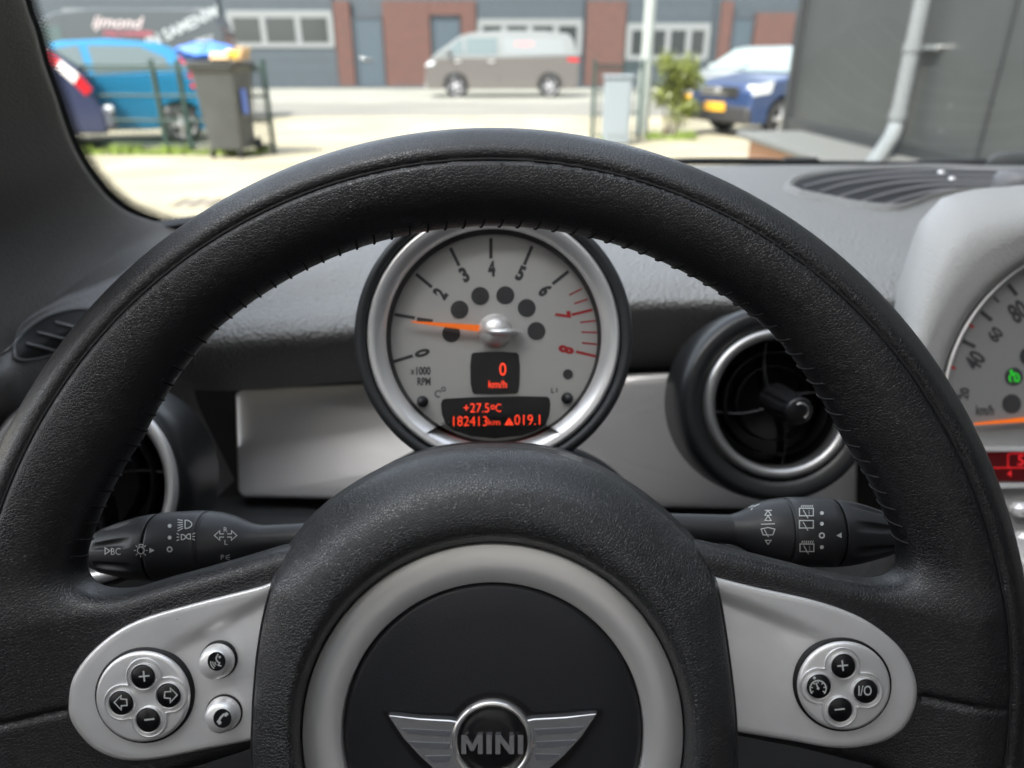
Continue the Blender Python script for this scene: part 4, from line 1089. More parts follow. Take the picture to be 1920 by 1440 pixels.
# ------------------------------------------------------------------ outside: ground
random.seed(4)
def ray_h(px, py, Y): return float(G(px, py, Y)[2])
yard_m = mat('yard_paving', (.29, .262, .185), .9, vary=(.9, .24), brick=None, bump=[('noise', 9, .02)])
road_m = mat('road_asphalt', (.165, .16, .14), .9, vary=(.35, .12), bump=[('noise', 30, .01)])
pave_m = mat('pavement_slabs', (.21, .21, .18), .9, vary=(.8, .16), bump=[('noise', 12, .01)])
mb = MB(); mb.add([(-200, -60, 0), (200, -60, 0), (200, 220, 0), (-200, 220, 0)], [(0, 1, 2, 3)], False)
mesh('ground', mb, yard_m, kind='structure')
mb = MB(); mb.add([(-60, 17.6, .004), (60, 17.6, .004), (60, 23.2, .004), (-60, 23.2, .004)], [(0, 1, 2, 3)], False)
mesh('road', mb, road_m, kind='structure')
mesh('pavement', MB().box((0, 28.9, -.095), (120, 11.4, .21), None, .01), pave_m, kind='structure')
mb = MB()
for k in range(60): mb.box((-30 + k * 1.0 + .5, 17.5, -.02), (.985, .16, .08), None, .01)
mesh('kerb', mb, mat('kerb_stone', (.16, .16, .15), .9), kind='structure')

# ------------------------------------------------------------------ the row of workshop units across the road
FY = 34.2
bb = thing('workshop_building', (G(800, 165, FY)[0], FY, 0), 'long row of brick workshop units with grey overhead doors across the road', 'building')
brick_m = mat('red_brick', (.25, .08, .06), .85, brick=(1.0, (.095, .030, .022), (.058, .021, .017), (.09, .06, .05)))
panel_m = mat('door_grey', (.038, .050, .060), .55, vary=(3, .06))
frame_m = mat('white_frame', (.16, .17, .17), .5)
glz = mat('window_dark', (.03, .035, .035), .12)
def fx(px, Y=FY): return float(G(px, 100, Y)[0])
def fz(py, Y=FY): return float(G(960, py, Y)[2])
def wallbox(name, p0, p1, z0, z1, y0, y1, m, par, lab=None):
    x0, x1 = fx(p0), fx(p1)
    return mesh(name, MB().box(((x0 + x1) / 2, (y0 + y1) / 2, (z0 + z1) / 2), (x1 - x0, y1 - y0, z1 - z0)), m, par, label=lab)
wallbox('wall', -500, 2300, 0, 7.2, FY + .25, FY + 8, panel_m, bb)
for a, b in ((632, 662), (722, 808), (866, 893), (1098, 1170), (1345, 1366), (1410, 1482), (-60, 0), (1900, 2000)):
    wallbox('brick_pier', a, b, 0, 3.45 if a != 1410 else 3.0, FY, FY + .3, brick_m, bb)
wallbox('brick_lintel', 808, 866, fz(28), 3.45, FY + .02, FY + .3, brick_m, bb)
for a, b, ztop, n in ((430, 630, fz(28), 3), (893, 1092, fz(44), 4), (1170, 1330, fz(52), 4), (130, 420, fz(25), 5), (1490, 1890, fz(50), 7)):
    g = wallbox('overhead_door', a, b, .02, 5.0, FY + .12, FY + .24, panel_m, bb)
    x0, x1 = fx(a + 4), fx(b - 2); zb_ = ztop - 1.15; mb = MB()
    mb.box(((x0 + x1) / 2, FY + .09, ztop + .04), (x1 - x0, .05, .28)); mb.box(((x0 + x1) / 2, FY + .09, zb_ - .02), (x1 - x0, .05, .2))
    for k in range(n + 1):
        x = x0 + (x1 - x0) * k / n; mb.box((min(max(x, x0 + .1), x1 - .1), FY + .088, (ztop + zb_) / 2), (.24, .055, ztop - zb_))
    mesh('window_frame', mb, frame_m, g)
    mesh('pane', MB().box(((x0 + x1) / 2, FY + .1, (ztop + zb_) / 2), (x1 - x0 - .1, .03, ztop - zb_)), glz, g)
    mb = MB()
    for z in np.arange(.6, 5.0, .55):
        if not (zb_ - .1 < z < ztop + .15): mb.box(((x0 + x1) / 2, FY + .118, z), (x1 - x0, .012, .02))
    mesh('panel_joint', mb, mat('joint_dark', (.04, .05, .06), .7), g)
for a, b, nm in ((664, 720, 'door'), (810, 864, 'door'), (1368, 1408, 'door')):
    d_ = wallbox(nm, a, b, .05, 2.75, FY + .12, FY + .22, mat('door_blue_grey', (.042, .06, .075), .5), bb)
    x0, x1 = fx(a), fx(b); mb = MB()
    for x in (x0 + .06, x1 - .06): mb.box((x, FY + .09, 1.45), (.1, .05, 2.8))
    mb.box(((x0 + x1) / 2, FY + .09, 2.85), (x1 - x0, .05, .1)); mesh('frame', mb, mat('joint_dark', (.04, .05, .06), .7), d_)
    mesh('letter_plate', MB().box(((x0 + x1) / 2 - .1, FY + .1, 1.15), (.45, .03, .12), None, .01), chrome, d_)
    mesh('handle', MB().tube([(x0 + .2, FY + .10, 1.25), (x0 + .2, FY + .02, 1.25), (x0 + .38, FY + .02, 1.25)], .025, 8), chrome, d_)
wallbox('plinth', -500, 2300, 0, .12, FY - .02, FY + .26, mat('joint_dark', (.04, .05, .06), .7), bb)
wallbox('roof_edge', -500, 2300, 7.2, 7.4, FY, FY + 8, mat('joint_dark', (.04, .05, .06), .7), bb)

# ------------------------------------------------------------------ the dark panelled building on the right
PX = 3.14; PE = 8.6
rb = thing('panelled_building', (PX, PE, 0), 'dark grey panelled building on a red brick plinth right of the car', 'building')
dp = mat('dark_cladding', (.047, .052, .052), .38, vary=(1.2, .10), bump=[('noise', 5, .004)])
mesh('cladding', MB().box((PX + 3, 2.3, 3.3), (6, 12.6, 5.9)), dp, rb)
mb = MB(); mb.box((PX - .02, PE - .03, 3.3), (.08, .10, 5.7)); mb.box((PX - .015, 2.3, .54), (.05, 12.5, .10))
for y in (5.0, 1.8): mb.box((PX - .004, y, 3.3), (.02, .03, 5.6))
mesh('corner_trim', mb, mat('trim_dark', (.03, .033, .035), .5), rb)
plinth_m = mat('plinth_brick', (.5, .13, .06), .85)
bm_ = plinth_m.node_tree
def brick_side(name, c1, c2, mo):
    m = bpy.data.materials.new(name); m.use_nodes = True; n = m.node_tree; b = n.nodes['Principled BSDF']; b.inputs['Roughness'].default_value = .85
    tc = n.nodes.new('ShaderNodeTexCoord'); mp = n.nodes.new('ShaderNodeMapping'); mp.inputs['Rotation'].default_value = (math.radians(90), 0, math.radians(90))
    bt = n.nodes.new('ShaderNodeTexBrick'); bt.inputs['Scale'].default_value = 1
    for k, c in (('Color1', c1), ('Color2', c2), ('Mortar', mo)): bt.inputs[k].default_value = (*c, 1)
    bt.inputs['Mortar Size'].default_value = .012; bt.inputs['Brick Width'].default_value = .22; bt.inputs['Row Height'].default_value = .065
    n.links.new(tc.outputs['Object'], mp.inputs[0]); n.links.new(mp.outputs[0], bt.inputs['Vector']); n.links.new(bt.outputs['Color'], b.inputs['Base Color']); return m
plinth_m = brick_side('plinth_brick_side', (.62, .125, .045), (.52, .10, .038), (.40, .22, .13))
mesh('plinth', MB().box((2.90, 1.95, .22), (.70, 12.1, .44)), plinth_m, rb)
mesh('sill', MB().box((2.83, 1.95, .47), (.84, 12.25, .06), None, .012), mat('sill_concrete', (.12, .125, .12), .7), rb)
pip = thing('downpipe', (3.02, 5.94, .3), 'pale grey rainwater downpipe with bend at the foot on the dark panelled wall', 'pipe')
pm = mat('pipe_grey', (.165, .18, .188), .4)
pts = [(3.03, 5.94, 5.8), (3.03, 5.94, 3.0), (3.03, 5.94, .80), (3.02, 5.93, .72), (2.97, 5.86, .64), (2.80, 5.66, .52), (2.55, 5.38, .34), (2.46, 5.26, .2)]
mesh('pipe', MB().tube(cr(pts, 5), .060, 20), pm, pip)
for z in (1.28, .80, 3.6): mesh('pipe_collar', MB().tube([(3.03, 5.94, z - .03), (3.03, 5.94, z + .03)], .068, 20), pm, pip)
mesh('bracket', MB().box((3.11, 5.86, 1.28), (.05, .2, .03)), pm, pip)
mesh('bolt', MB().tube([(3.13, 5.72, 1.275), (3.09, 5.72, 1.275)], .022, 12), chrome, pip)

# ------------------------------------------------------------------ unseen hall, added behind the car to keep direct sun out of the cabin
hb = thing('added_shade_hall', (1, -3.4, 0), 'tall unseen hall added close behind the parked car to shade it', 'building')
mesh('wall', MB().box((0, -8.4, 4.3), (34, 10, 8.6)), mat('hall_wall', (.62, .57, .52), .85, vary=(2, .1)), hb)  # pale wall colour also sends more light into the cabin
mesh('roof_edge', MB().box((0, -8.4, 8.7), (34.3, 10.3, .2)), mat('trim_dark', (.03, .033, .035), .5), hb)
for x in (-8, -2.5, 3, 8.5): mesh('door', MB().box((x, -3.39, 1.6), (3.2, .08, 3.2)), panel_m, hb)
# ------------------------------------------------------------------ vehicles
tyre_m = mat('tyre', (.02, .02, .021), .8); rim_m = mat('alloy', (.45, .45, .46), .35, metal=.6)
carglass = mat('car_glass', (.07, .10, .10), .06, coat=1.0); black_pl = mat('bumper_black', (.03, .03, .032), .6)
lamp_w = mat('headlight_clear', (.65, .68, .7), .12, coat=.6); lamp_r = mat('tail_light_red', (.5, .02, .03), .2, coat=.5)
plate_y = mat('plate_yellow', (.80, .42, .03), .5); plate_t = mat('plate_text', (.02, .02, .02), .5)
def inset(pl, k):
    pl = np.array(pl, float); n = len(pl); A = 0
    for i in range(n): A += pl[i - 1][0] * pl[i][1] - pl[i][0] * pl[i - 1][1]
    sg = 1 if A > 0 else -1; o = []
    for i in range(n):
        a = pl[i] - pl[i - 1]; b = pl[(i + 1) % n] - pl[i]; a = a / (np.hypot(*a) + 1e-9); b = b / (np.hypot(*b) + 1e-9)
        t = a + b; t /= np.hypot(*t) + 1e-9; o.append(pl[i] + sg * np.array([-t[1], t[0]]) * k)
    return o
def car(name, label, cat, loc, heading, LEN, lower, upper, belt, roof, w, taper, col_lo, col_up, wheels, wr, windows, glass_f, glass_r, heads=(), tails=(), bump_f=None, bump_r=None, group=None, sidetext=None, doors=(), flip=False, plate=True, mirror=None, glm=None, zs=1.0):
    glm = glm or carglass
    c, s = math.cos(heading), math.sin(heading)
    R = np.array([[c, -s, 0], [s, c, 0], [0, 0, 1]]); o = np.array([loc[0], loc[1], loc[2] if len(loc) > 2 else 0.0])
    t = thing(name, o, label, cat, group)
    W = lambda x, y, z: o + R @ np.array([x, y, z * zs])
    yw = lambda z: w if z <= belt else w - taper * (z - belt) / (roof - belt)
    arch = []
    def with_arches(lo):        # lo runs front-bottom .. top .. rear-bottom; add arch cutouts along the bottom
        P = list(lo); zb = lo[0][1]
        for xw in sorted(wheels):          # from the rear forward along the bottom
            for k in range(9):
                a = math.pi - math.pi * k / 8; P.append((xw + (wr + .05) * math.cos(a), max(zb, wr + (wr + .05) * math.sin(a)) if 0 < k < 8 else zb))
        return P
    lo = with_arches(lower)
    def layers(pl, dy):
        A = inset(pl, .035); mb = MB(); n = len(pl)
        rings = [[W(x, -(yw(z)), z) for x, z in A], [W(x, -(yw(z) - .05), z) for x, z in pl], [W(x, yw(z) - .05, z) for x, z in pl], [W(x, yw(z), z) for x, z in A]]
        mb.grid(rings, cv=True, smooth=False); mb.add(rings[0], [list(range(n))], False); mb.add(rings[-1], [list(range(n))[::-1]], False); return mb
    bo = mesh('body', layers(lo, 0), col_lo, t)
    cab = mesh('roof', layers(upper, 0), col_up, t)
    for side in (-1, 1):
        F = lambda x, z, l=0.0, side=side: W(x, side * (yw(z) + l), z)
        for wd in windows: mesh('side_window', MB().prism(wd, lambda x, z: F(x, z, -.02), lambda x, z: F(x, z, .008)), glm, t)
        for x_, z0, z1 in doors: mesh('door_joint', MB().prism([(x_ - .008, z0), (x_ + .008, z0), (x_ + .008, z1), (x_ - .008, z1)], lambda x, z: F(x, z, -.02), lambda x, z: F(x, z, .003)), black_pl, t)
        for hx_, hz_ in [(d_[0] + .25, belt - .12) for d_ in doors[:2]]:
            mesh('door_handle', MB().prism([(hx_ - .09, hz_ - .015), (hx_ + .09, hz_ - .015), (hx_ + .09, hz_ + .02), (hx_ - .09, hz_ + .02)], lambda x, z: F(x, z, -.01), lambda x, z: F(x, z, .03)), silver, t)
        for hl in heads: mesh('headlight', MB().prism(hl, lambda x, z: W(x, side * (w - .20), z), lambda x, z: W(x, side * (w + .006), z)), lamp_w, t)
        for tl_, cm in tails: mesh('tail_light', MB().prism(tl_, lambda x, z: W(x, side * (yw(z) - .12), z), lambda x, z: F(x, z, .012)), cm, t)
        if mirror: mesh('wing_mirror', MB().box(W(mirror[0], side * (w + .10), mirror[1]), (.12, .2, .14), R, .03), col_lo, t)
        for xw in wheels:
            A_ = W(xw, side * (w - .20), wr); B_ = W(xw, side * (w - .02), wr); fr = Frame(B_, R @ np.array([1, 0, 0]), (0, 0, 1), R @ np.array([0, side, 0]))
            wh = mesh('wheel', MB().lathe([(.05, -.2), (wr * .97, -.19), (wr, -.16), (wr, -.04), (wr * .96, -.005), (wr * .68, 0)], fr, 28), tyre_m, t)
            mb = MB(); mb.lathe([(wr * .68, -.01), (wr * .64, -.02), (wr * .60, -.07)], fr, 28); mb.lathe([(0, .0), (.06, 0), (.07, -.03)], fr, 14)
            for k in range(5):
                a = 2 * math.pi * k / 5; u = np.array([math.cos(a), math.sin(a)]); v = np.array([-u[1], u[0]])
                mb.add([fr(*(u * .04 + v * .045), -.012), fr(*(u * wr * .66 + v * .03), -.02), fr(*(u * wr * .66 - v * .03), -.02), fr(*(u * .04 - v * .045), -.012)], [(0, 1, 2, 3)], False)
            mesh('rim', mb, rim_m, wh)
    for gl_, nm in ((glass_f, 'windscreen'), (glass_r, 'rear_window')):
        if gl_:
            (x0, z0), (x1, z1) = gl_; e = np.array([x1 - x0, z1 - z0]); n_ = np.array([e[1], -e[0]]) / np.hypot(*e)
            if (n_[0] < 0) == (nm == 'windscreen'): n_ = -n_
            V = []
            for k, q in ((-.02, 0), (.012, 4)):
                for (x, z) in ((x0, z0), (x1, z1)):
                    for sd in (-1, 1): V.append(W(x + n_[0] * k, sd * (yw(z) - .10), z + n_[1] * k))
            mesh(nm, MB().add(V, [(0, 1, 3, 2), (4, 6, 7, 5), (0, 4, 5, 1), (2, 3, 7, 6), (0, 2, 6, 4), (1, 5, 7, 3)], False), glm, t)
    for bf_, nm in ((bump_f, 'front_bumper'), (bump_r, 'rear_bumper')):
        if bf_:
            x_, z0, z1, m_ = bf_; mesh(nm, MB().box(W(x_, 0, (z0 + z1) / 2), (.16, 2 * w - .02, z1 - z0), R, .05), m_, t)
    return t, W, yw
def place(px, py, head, x, y):
    g = Zp(px, py, 0); c, s = math.cos(head), math.sin(head); return (g[0] - (c * x - s * y), g[1] - (s * x + c * y))
def paint(name, c, r=.3): return mat(name, c, r, coat=.5, metal=.15)
# grey and silver two-tone people van across the road (front to the left)
gx = float(G(941, 183, 26.0)[0])
van, W, yw = car('van', 'small silver and grey two-tone delivery van parked across the road', 'van', (gx, 26.0 + .95), math.pi, 5.2,
    [(2.56, .28), (2.60, .55), (2.55, .85), (2.42, 1.18), (2.0, 1.26), (-2.48, 1.30), (-2.58, 1.22), (-2.60, .6), (-2.54, .28)],
    [(2.42, 1.18), (2.0, 1.26), (-2.48, 1.30), (-2.50, 1.30), (-2.36, 1.98), (-2.20, 2.16), (-1.2, 2.24), (.7, 2.22), (1.25, 2.14), (1.75, 1.75)][::1] and
    [(2.44, 1.18), (2.1, 1.42), (1.35, 1.90), (.95, 1.99), (0, 2.05), (-1.4, 2.04), (-2.2, 1.96), (-2.38, 1.78), (-2.52, 1.29)],
    1.24, 2.05, .96, .12, paint('van_taupe', (.12, .11, .103)), paint('van_silver', (.165, .175, .17)), (-1.62, 1.55), .36,
    [[(1.98, 1.34), (1.28, 1.34), (1.28, 1.80), (1.38, 1.80)], [(1.18, 1.34), (.15, 1.34), (.15, 1.84), (1.18, 1.84)]], ((2.28, 1.30), (1.36, 1.89)), ((-2.49, 1.40), (-2.38, 1.76)),
    heads=[[(2.57, .98), (2.44, 1.12), (2.2, 1.14), (2.3, 1.02)]], tails=[([(-2.59, 1.12), (-2.2, 1.14), (-2.2, 1.24), (-2.57, 1.22)], lamp_r)],
    bump_f=(2.52, .28, .62, mat('bumper_light', (.3, .3, .3), .5)), doors=((1.22, .45, 1.3), (.1, .45, 1.3)), mirror=(1.75, 1.42))
mb = MB(); mb.prism([(-.05, 1.34), (-2.1, 1.34), (-2.0, 1.82), (-.05, 1.84)], lambda x, z: W(x, yw(z) - .02, z), lambda x, z: W(x, yw(z) + .006, z))
mesh('side_panel', mb, paint('van_white', (.185, .20, .20)), van)
mb = MB(); text(mb, 'reno', 0, 0, .6, .22, lambda x, y, l: W(-.75 - x, yw(1.62) + .012, 1.62 - y), bold=.03, shear=.2); mesh('lettering', mb, mat('logo_pink', (.55, .25, .25), .5), van)
mesh("number_plate", MB().box(W(2.62, 0, .55), (.02, .5, .12)), plate_y, van)

# dark blue car, nose towards us, partly behind the panelled building
p0 = Zp(1395, 262, 0)
blue2, W, yw = car('car', 'dark blue car with yellow number plate facing us beside the dark panelled building', 'car', place(1400, 262, math.radians(-158), 1.95, .84), math.radians(-158), 3.9,
    [(1.90, .22), (1.97, .45), (1.95, .70), (1.86, .84), (1.0, .98), (-1.85, 1.0), (-1.93, .9), (-1.95, .5), (-1.9, .22)],
    [(1.0, .96), (.25, 1.38), (-.1, 1.44), (-1.2, 1.42), (-1.7, 1.25), (-1.88, .98)],
    .97, 1.44, .84, .16, paint('car_navy', (.025, .05, .13)), paint('car_navy_roof', (.10, .13, .18)), (-1.2, 1.25), .30,
    [[(.82, 1.02), (.28, 1.33), (-.05, 1.36), (-.25, 1.02)], [(-.32, 1.02), (-.12, 1.36), (-1.1, 1.35), (-1.4, 1.05)]], ((.98, 1.0), (.27, 1.39)), ((-1.86, 1.02), (-1.62, 1.3)), glm=mat('painted_reflection_glass', (.22, .27, .255), .1, coat=1.0),  # glass colour lightened to paint in a pale reflection
    heads=[[(1.93, .66), (1.90, .82), (1.55, .88), (1.60, .70)]], tails=[([(-1.94, .7), (-1.8, .7), (-1.8, .95), (-1.92, .92)], lamp_r)],
    bump_f=(1.93, .22, .50, black_pl), doors=((.75, .3, .95), (-.3, .3, .95)), mirror=(.62, 1.04))
mesh('grille', MB().box(W(1.955, 0, .70), (.05, 1.0, .17), np.array([[math.cos(math.radians(-158)), -math.sin(math.radians(-158)), 0], [math.sin(math.radians(-158)), math.cos(math.radians(-158)), 0], [0, 0, 1]]), .015), black_pl, blue2)
Rb = np.array([[math.cos(math.radians(-158)), -math.sin(math.radians(-158)), 0], [math.sin(math.radians(-158)), math.cos(math.radians(-158)), 0], [0, 0, 1]])
for z in (.66, .72, .77): mesh('grille_bar', MB().box(W(1.985, 0, z), (.02, .98, .018), Rb), chrome, blue2)
mesh('badge', MB().box(W(1.995, 0, .71), (.03, .16, .10), Rb, .012), chrome, blue2)
mesh('number_plate', MB().box(W(2.03, .0, .47), (.02, .54, .14), Rb), plate_y, blue2)

# pale silver car standing behind the dark blue one
pale, W, yw = car('car', 'pale silver car behind the shrub and the dark blue car', 'car', place(1352, 226, math.radians(-150), 1.95, .84), math.radians(-150), 3.9,
    [(1.90, .22), (1.97, .45), (1.95, .70), (1.86, .84), (1.0, .98), (-1.85, 1.0), (-1.93, .9), (-1.95, .5), (-1.9, .22)],
    [(1.0, .96), (.25, 1.40), (-.1, 1.47), (-1.2, 1.45), (-1.7, 1.25), (-1.88, .98)],
    .97, 1.47, .84, .16, paint('car_pale', (.26, .275, .27)), paint('car_pale', (.26, .275, .27)), (-1.2, 1.25), .30,
    [[(.82, 1.02), (.28, 1.33), (-.05, 1.38), (-.25, 1.02)], [(-.32, 1.02), (-.12, 1.38), (-1.1, 1.37), (-1.4, 1.05)]], ((.98, 1.0), (.27, 1.41)), ((-1.86, 1.02), (-1.62, 1.3)), glm=mat('painted_reflection_glass', (.22, .27, .255), .1, coat=1.0),
    heads=[[(1.93, .66), (1.90, .82), (1.55, .88), (1.60, .70)]], tails=[([(-1.94, .7), (-1.8, .7), (-1.8, .95), (-1.92, .92)], lamp_r)],
    bump_f=(1.93, .22, .50, black_pl), doors=((.75, .3, .95), (-.3, .3, .95)), mirror=(.62, 1.04))
Rp = np.array([[math.cos(math.radians(-150)), -math.sin(math.radians(-150)), 0], [math.sin(math.radians(-150)), math.cos(math.radians(-150)), 0], [0, 0, 1]])
mesh('grille', MB().box(W(1.97, 0, .68), (.05, 1.0, .17), Rp, .015), black_pl, pale)
mesh('number_plate', MB().box(W(2.03, .0, .42), (.02, .54, .14), Rp), plate_y, pale)

# light blue hatchback behind the fence, rear to the right
p0 = Zp(410, 268, 0)
lb, W, yw = car('hatchback', 'light blue small hatchback parked behind the wire fence', 'car', place(392, 268, math.radians(201), -1.73, .80), math.radians(201), 3.45,
    [(1.66, .22), (1.72, .45), (1.70, .66), (1.55, .82), (.95, .94), (-1.55, 1.0), (-1.70, .92), (-1.73, .5), (-1.68, .22)],
    [(.98, .93), (.35, 1.36), (0, 1.44), (-.6, 1.47), (-1.25, 1.42), (-1.50, 1.32), (-1.66, .98)],
    .95, 1.47, .80, .15, paint('car_blue', (.006, .17, .33), .35), paint('car_blue', (.006, .17, .33), .35), (-1.40, 1.15), .28,
    [[(.78, 1.0), (.32, 1.31), (-.20, 1.38), (-.26, 1.0)], [(-.36, 1.0), (-.32, 1.38), (-1.0, 1.37), (-1.32, 1.22), (-1.36, 1.06)]], ((.95, .98), (.37, 1.37)), ((-1.64, 1.02), (-1.52, 1.3)),
    heads=[[(1.70, .60), (1.6, .8), (1.3, .86), (1.4, .66)]], tails=[([(-1.72, .8), (-1.6, .8), (-1.5, 1.28), (-1.62, 1.1)], lamp_r)],
    bump_r=(-1.70, .22, .5, paint('car_blue', (.006, .17, .33), .35)), doors=((-.30, .3, .98), (.9, .3, .9)), mirror=(.72, 1.0))

# dark blue hatchback at the left edge, tall tail light on its rear pillar
p0 = Zp(222, 284, 0)
navy = paint('car_indigo', (.035, .045, .10))
dbl, W, yw = car('hatchback', 'dark blue hatchback with tall red and white tail light beside the left pillar', 'car', place(224, 284, math.radians(207), -1.92, .82), math.radians(207), 3.9,
    [(1.86, .22), (1.92, .5), (1.85, .75), (1.0, .96), (-1.45, .98), (-1.72, .92), (-1.80, .55), (-1.84, .50), (-1.84, .22)],
    [(1.0, .93), (.4, 1.36), (0, 1.45), (-.7, 1.46), (-1.05, 1.38), (-1.25, 1.26), (-1.70, .93)],
    .95, 1.46, .82, .14, navy, navy, (-.95, 1.25), .30,
    [[(.8, 1.0), (.4, 1.32), (-.1, 1.38), (-.15, 1.0)], [(-.25, 1.0), (-.2, 1.38), (-.8, 1.36), (-.92, 1.04)]], ((.98, .98), (.42, 1.36)), ((-1.66, .99), (-1.12, 1.36)),
    heads=[[(1.9, .6), (1.8, .78), (1.5, .84), (1.55, .66)]],
    tails=[([(-1.02, 1.36), (-1.12, 1.36), (-1.34, 1.17), (-1.24, 1.10)], mat('lamp_pale', (.75, .55, .5), .15, coat=.5)), ([(-1.24, 1.10), (-1.34, 1.17), (-1.46, 1.06), (-1.38, .98)], lamp_r), ([(-1.38, .98), (-1.46, 1.06), (-1.64, .90), (-1.55, .80)], mat('lamp_clear', (.85, .80, .78), .12, coat=.5)), ([(-1.55, .80), (-1.64, .90), (-1.76, .74), (-1.66, .66)], lamp_r)],
    zs=1.12, bump_r=(-1.88, .24, .56, mat('bumper_grey', (.11, .12, .15), .45)), doors=((-.2, .3, .95), (.9, .3, .9)))
mesh('reversing_lamp', MB().box(W(-1.90, .74, .50), (.14, .12, .10), None, .03), lamp_w, dbl)

# big dark grey van behind them
p0 = G(438, 200, 14.2)
bv_m = paint('van_graphite', (.055, .065, .07), .35)
bv, W, yw = car('van', 'large dark grey company van with pink and white side lettering behind the light blue hatchback', 'van', place(446, 228, math.radians(192), -2.38, .98), math.radians(192), 4.8,
    [(2.36, .28), (2.42, .6), (2.36, .95), (1.95, 1.15), (1.6, 1.22), (-2.32, 1.25), (-2.38, 1.1), (-2.38, .28)],
    [(1.95, 1.13), (1.55, 1.42), (1.05, 1.86), (.7, 2.02), (0, 2.1), (-1.8, 2.1), (-2.2, 2.04), (-2.34, 1.7), (-2.38, 1.2)],
    1.18, 2.1, .98, .12, bv_m, bv_m, (-1.5, 1.45), .34,
    [[(1.6, 1.30), (1.08, 1.76), (.62, 1.78), (.62, 1.28)]], ((1.9, 1.2), (1.08, 1.86)), ((-2.38, 1.35), (-2.3, 1.8)),
    heads=[[(2.38, .82), (2.3, 1.0), (1.95, 1.1), (2.0, .9)]], tails=[([(-2.39, .8), (-2.3, .8), (-2.28, 1.3), (-2.38, 1.3)], lamp_r)],
    bump_r=(-2.36, .28, .5, black_pl), doors=((.55, .4, 1.9),), mirror=(1.5, 1.35))
fy = 14.2
def vside(x, y, l=0.0):
    n_ = W(0, 1, 0) - W(0, 0, 0); r_ = K(x, y, 1.0) - CAM; z = 1.7
    for _ in range(4):
        P0 = W(0, yw(z) + .014, 0); t_ = ((P0 - CAM) @ n_) / (r_ @ n_); z = float((CAM + r_ * t_)[2])
    return CAM + r_ * t_
vw = mat('letter_white', (.42, .36, .36), .5); vp = mat('letter_pink', (.36, .07, .10), .5); vg = mat('letter_grey', (.34, .37, .38), .5)
mb = MB(); text(mb, 'ijmond', 220, 45, 90, 30, vside, shear=.25, bold=.02, ang=-2); mesh('lettering', mb, vw, bv, label='white italic letters ijmond')
mb = MB(); text(mb, 'TECHNIEK', 240, 63, 98, 11, vside, shear=.2, bold=.01); mesh('lettering', mb, vp, bv, label='red letters TECHNIEK')
mb = MB(); text(mb, 'IN SAMENW', 343, 50, 148, 22, vside, ang=25, bold=.02); text(mb, 'MET', 384, 74, 34, 9, vside, ang=12, bold=.02); mesh('lettering', mb, vg, bv, label='pale letters rising diagonally')

# ------------------------------------------------------------------ bin and rubbish
bY = 9.7
bx = float(G(408, 200, bY)[0])
bn = thing('wheelie_bin', (bx, bY + .3, 0), 'dark grey wheelie bin overflowing with rubbish in front of the fence', 'bin')
bin_m = mat('bin_plastic', (.055, .058, .056), .5, vary=(4, .12))
secs = [(.12, .215, .26), (.3, .23, .275), (1.02, .275, .33), (1.08, .28, .335), (1.085, .305, .36), (1.14, .305, .36)]
P = []
for z, hx, hy in secs:
    q = []
    for cx_, cy_, a0 in ((hx - .04, hy - .04, 0), (-hx + .04, hy - .04, 90), (-hx + .04, -hy + .04, 180), (hx - .04, -hy + .04, 270)):
        for a in range(0, 91, 30): q.append((bx + cx_ + .04 * math.cos(math.radians(a0 + a)), bY + .33 + cy_ + .04 * math.sin(math.radians(a0 + a)), z))
    P.append(q)
mb = MB().grid(P, cv=True); mb.add(P[0], [list(range(16))[::-1]], False); mb.add(P[-1], [list(range(16))], False)
bb_ = mesh('body', mb, bin_m, bn)
mb = MB(); mb.box((bx, bY - .0, 1.08), (.5, .05, .05), None, .01)
mesh('lift_comb', mb, bin_m, bn)
mesh('lid', MB().box((bx, bY + .36, 1.16), (.62, .74, .035), None, .012), bin_m, bn)
for s in (-1, 1):
    f = Frame((bx + s * .29, bY + .60, .11), (0, 1, 0), (0, 0, 1), (s, 0, 0))
    mesh('wheel', MB().lathe([(0, 0), (.06, .0), (.105, -.01), (.11, -.03), (.105, -.05), (0, -.05)], f, 24), tyre_m, bn)
    f = Frame((bx + s * .20, bY + .06, .07), (0, 1, 0), (0, 0, 1), (s, 0, 0))
    mesh('wheel', MB().lathe([(0, 0), (.03, .0), (.065, -.01), (.065, -.03), (0, -.04)], f, 20), tyre_m, bn)
mesh('handle', MB().tube([(bx - .25, bY + .72, 1.12), (bx - .25, bY + .78, 1.15), (bx + .25, bY + .78, 1.15), (bx + .25, bY + .72, 1.12)], .018, 8), bin_m, bn)
mesh('sticker', MB().box((bx + .284, bY + .2, .70), (.02, .16, .30), None, .004), mat('sticker_blue', (.10, .17, .5), .5), bn)
def blob(name, label, cat, c, size, m, seed, n=28, sq=1.0):
    rnd = random.Random(seed); ph = [rnd.uniform(0, 6) for _ in range(8)]; P = []
    for i in range(n + 1):
        a = math.pi * i / n; row = []
        for j in range(n * 2):
            b = 2 * math.pi * j / (n * 2); u = np.array([math.sin(a) * math.cos(b), math.sin(a) * math.sin(b), math.cos(a)])
            r = 1 + .12 * math.sin(3 * b + ph[0] + 2 * a) + .09 * math.sin(5 * a + ph[1]) * math.sin(2 * b + ph[2]) + .05 * math.sin(9 * b + ph[3]) * math.sin(7 * a + ph[4])
            row.append(np.array(c) + u * r * np.array(size))
        P.append(row)
    return mesh(name, MB().grid(P, cv=True), m, label=label, cat=cat, base=(c[0], c[1], c[2] - size[2]))
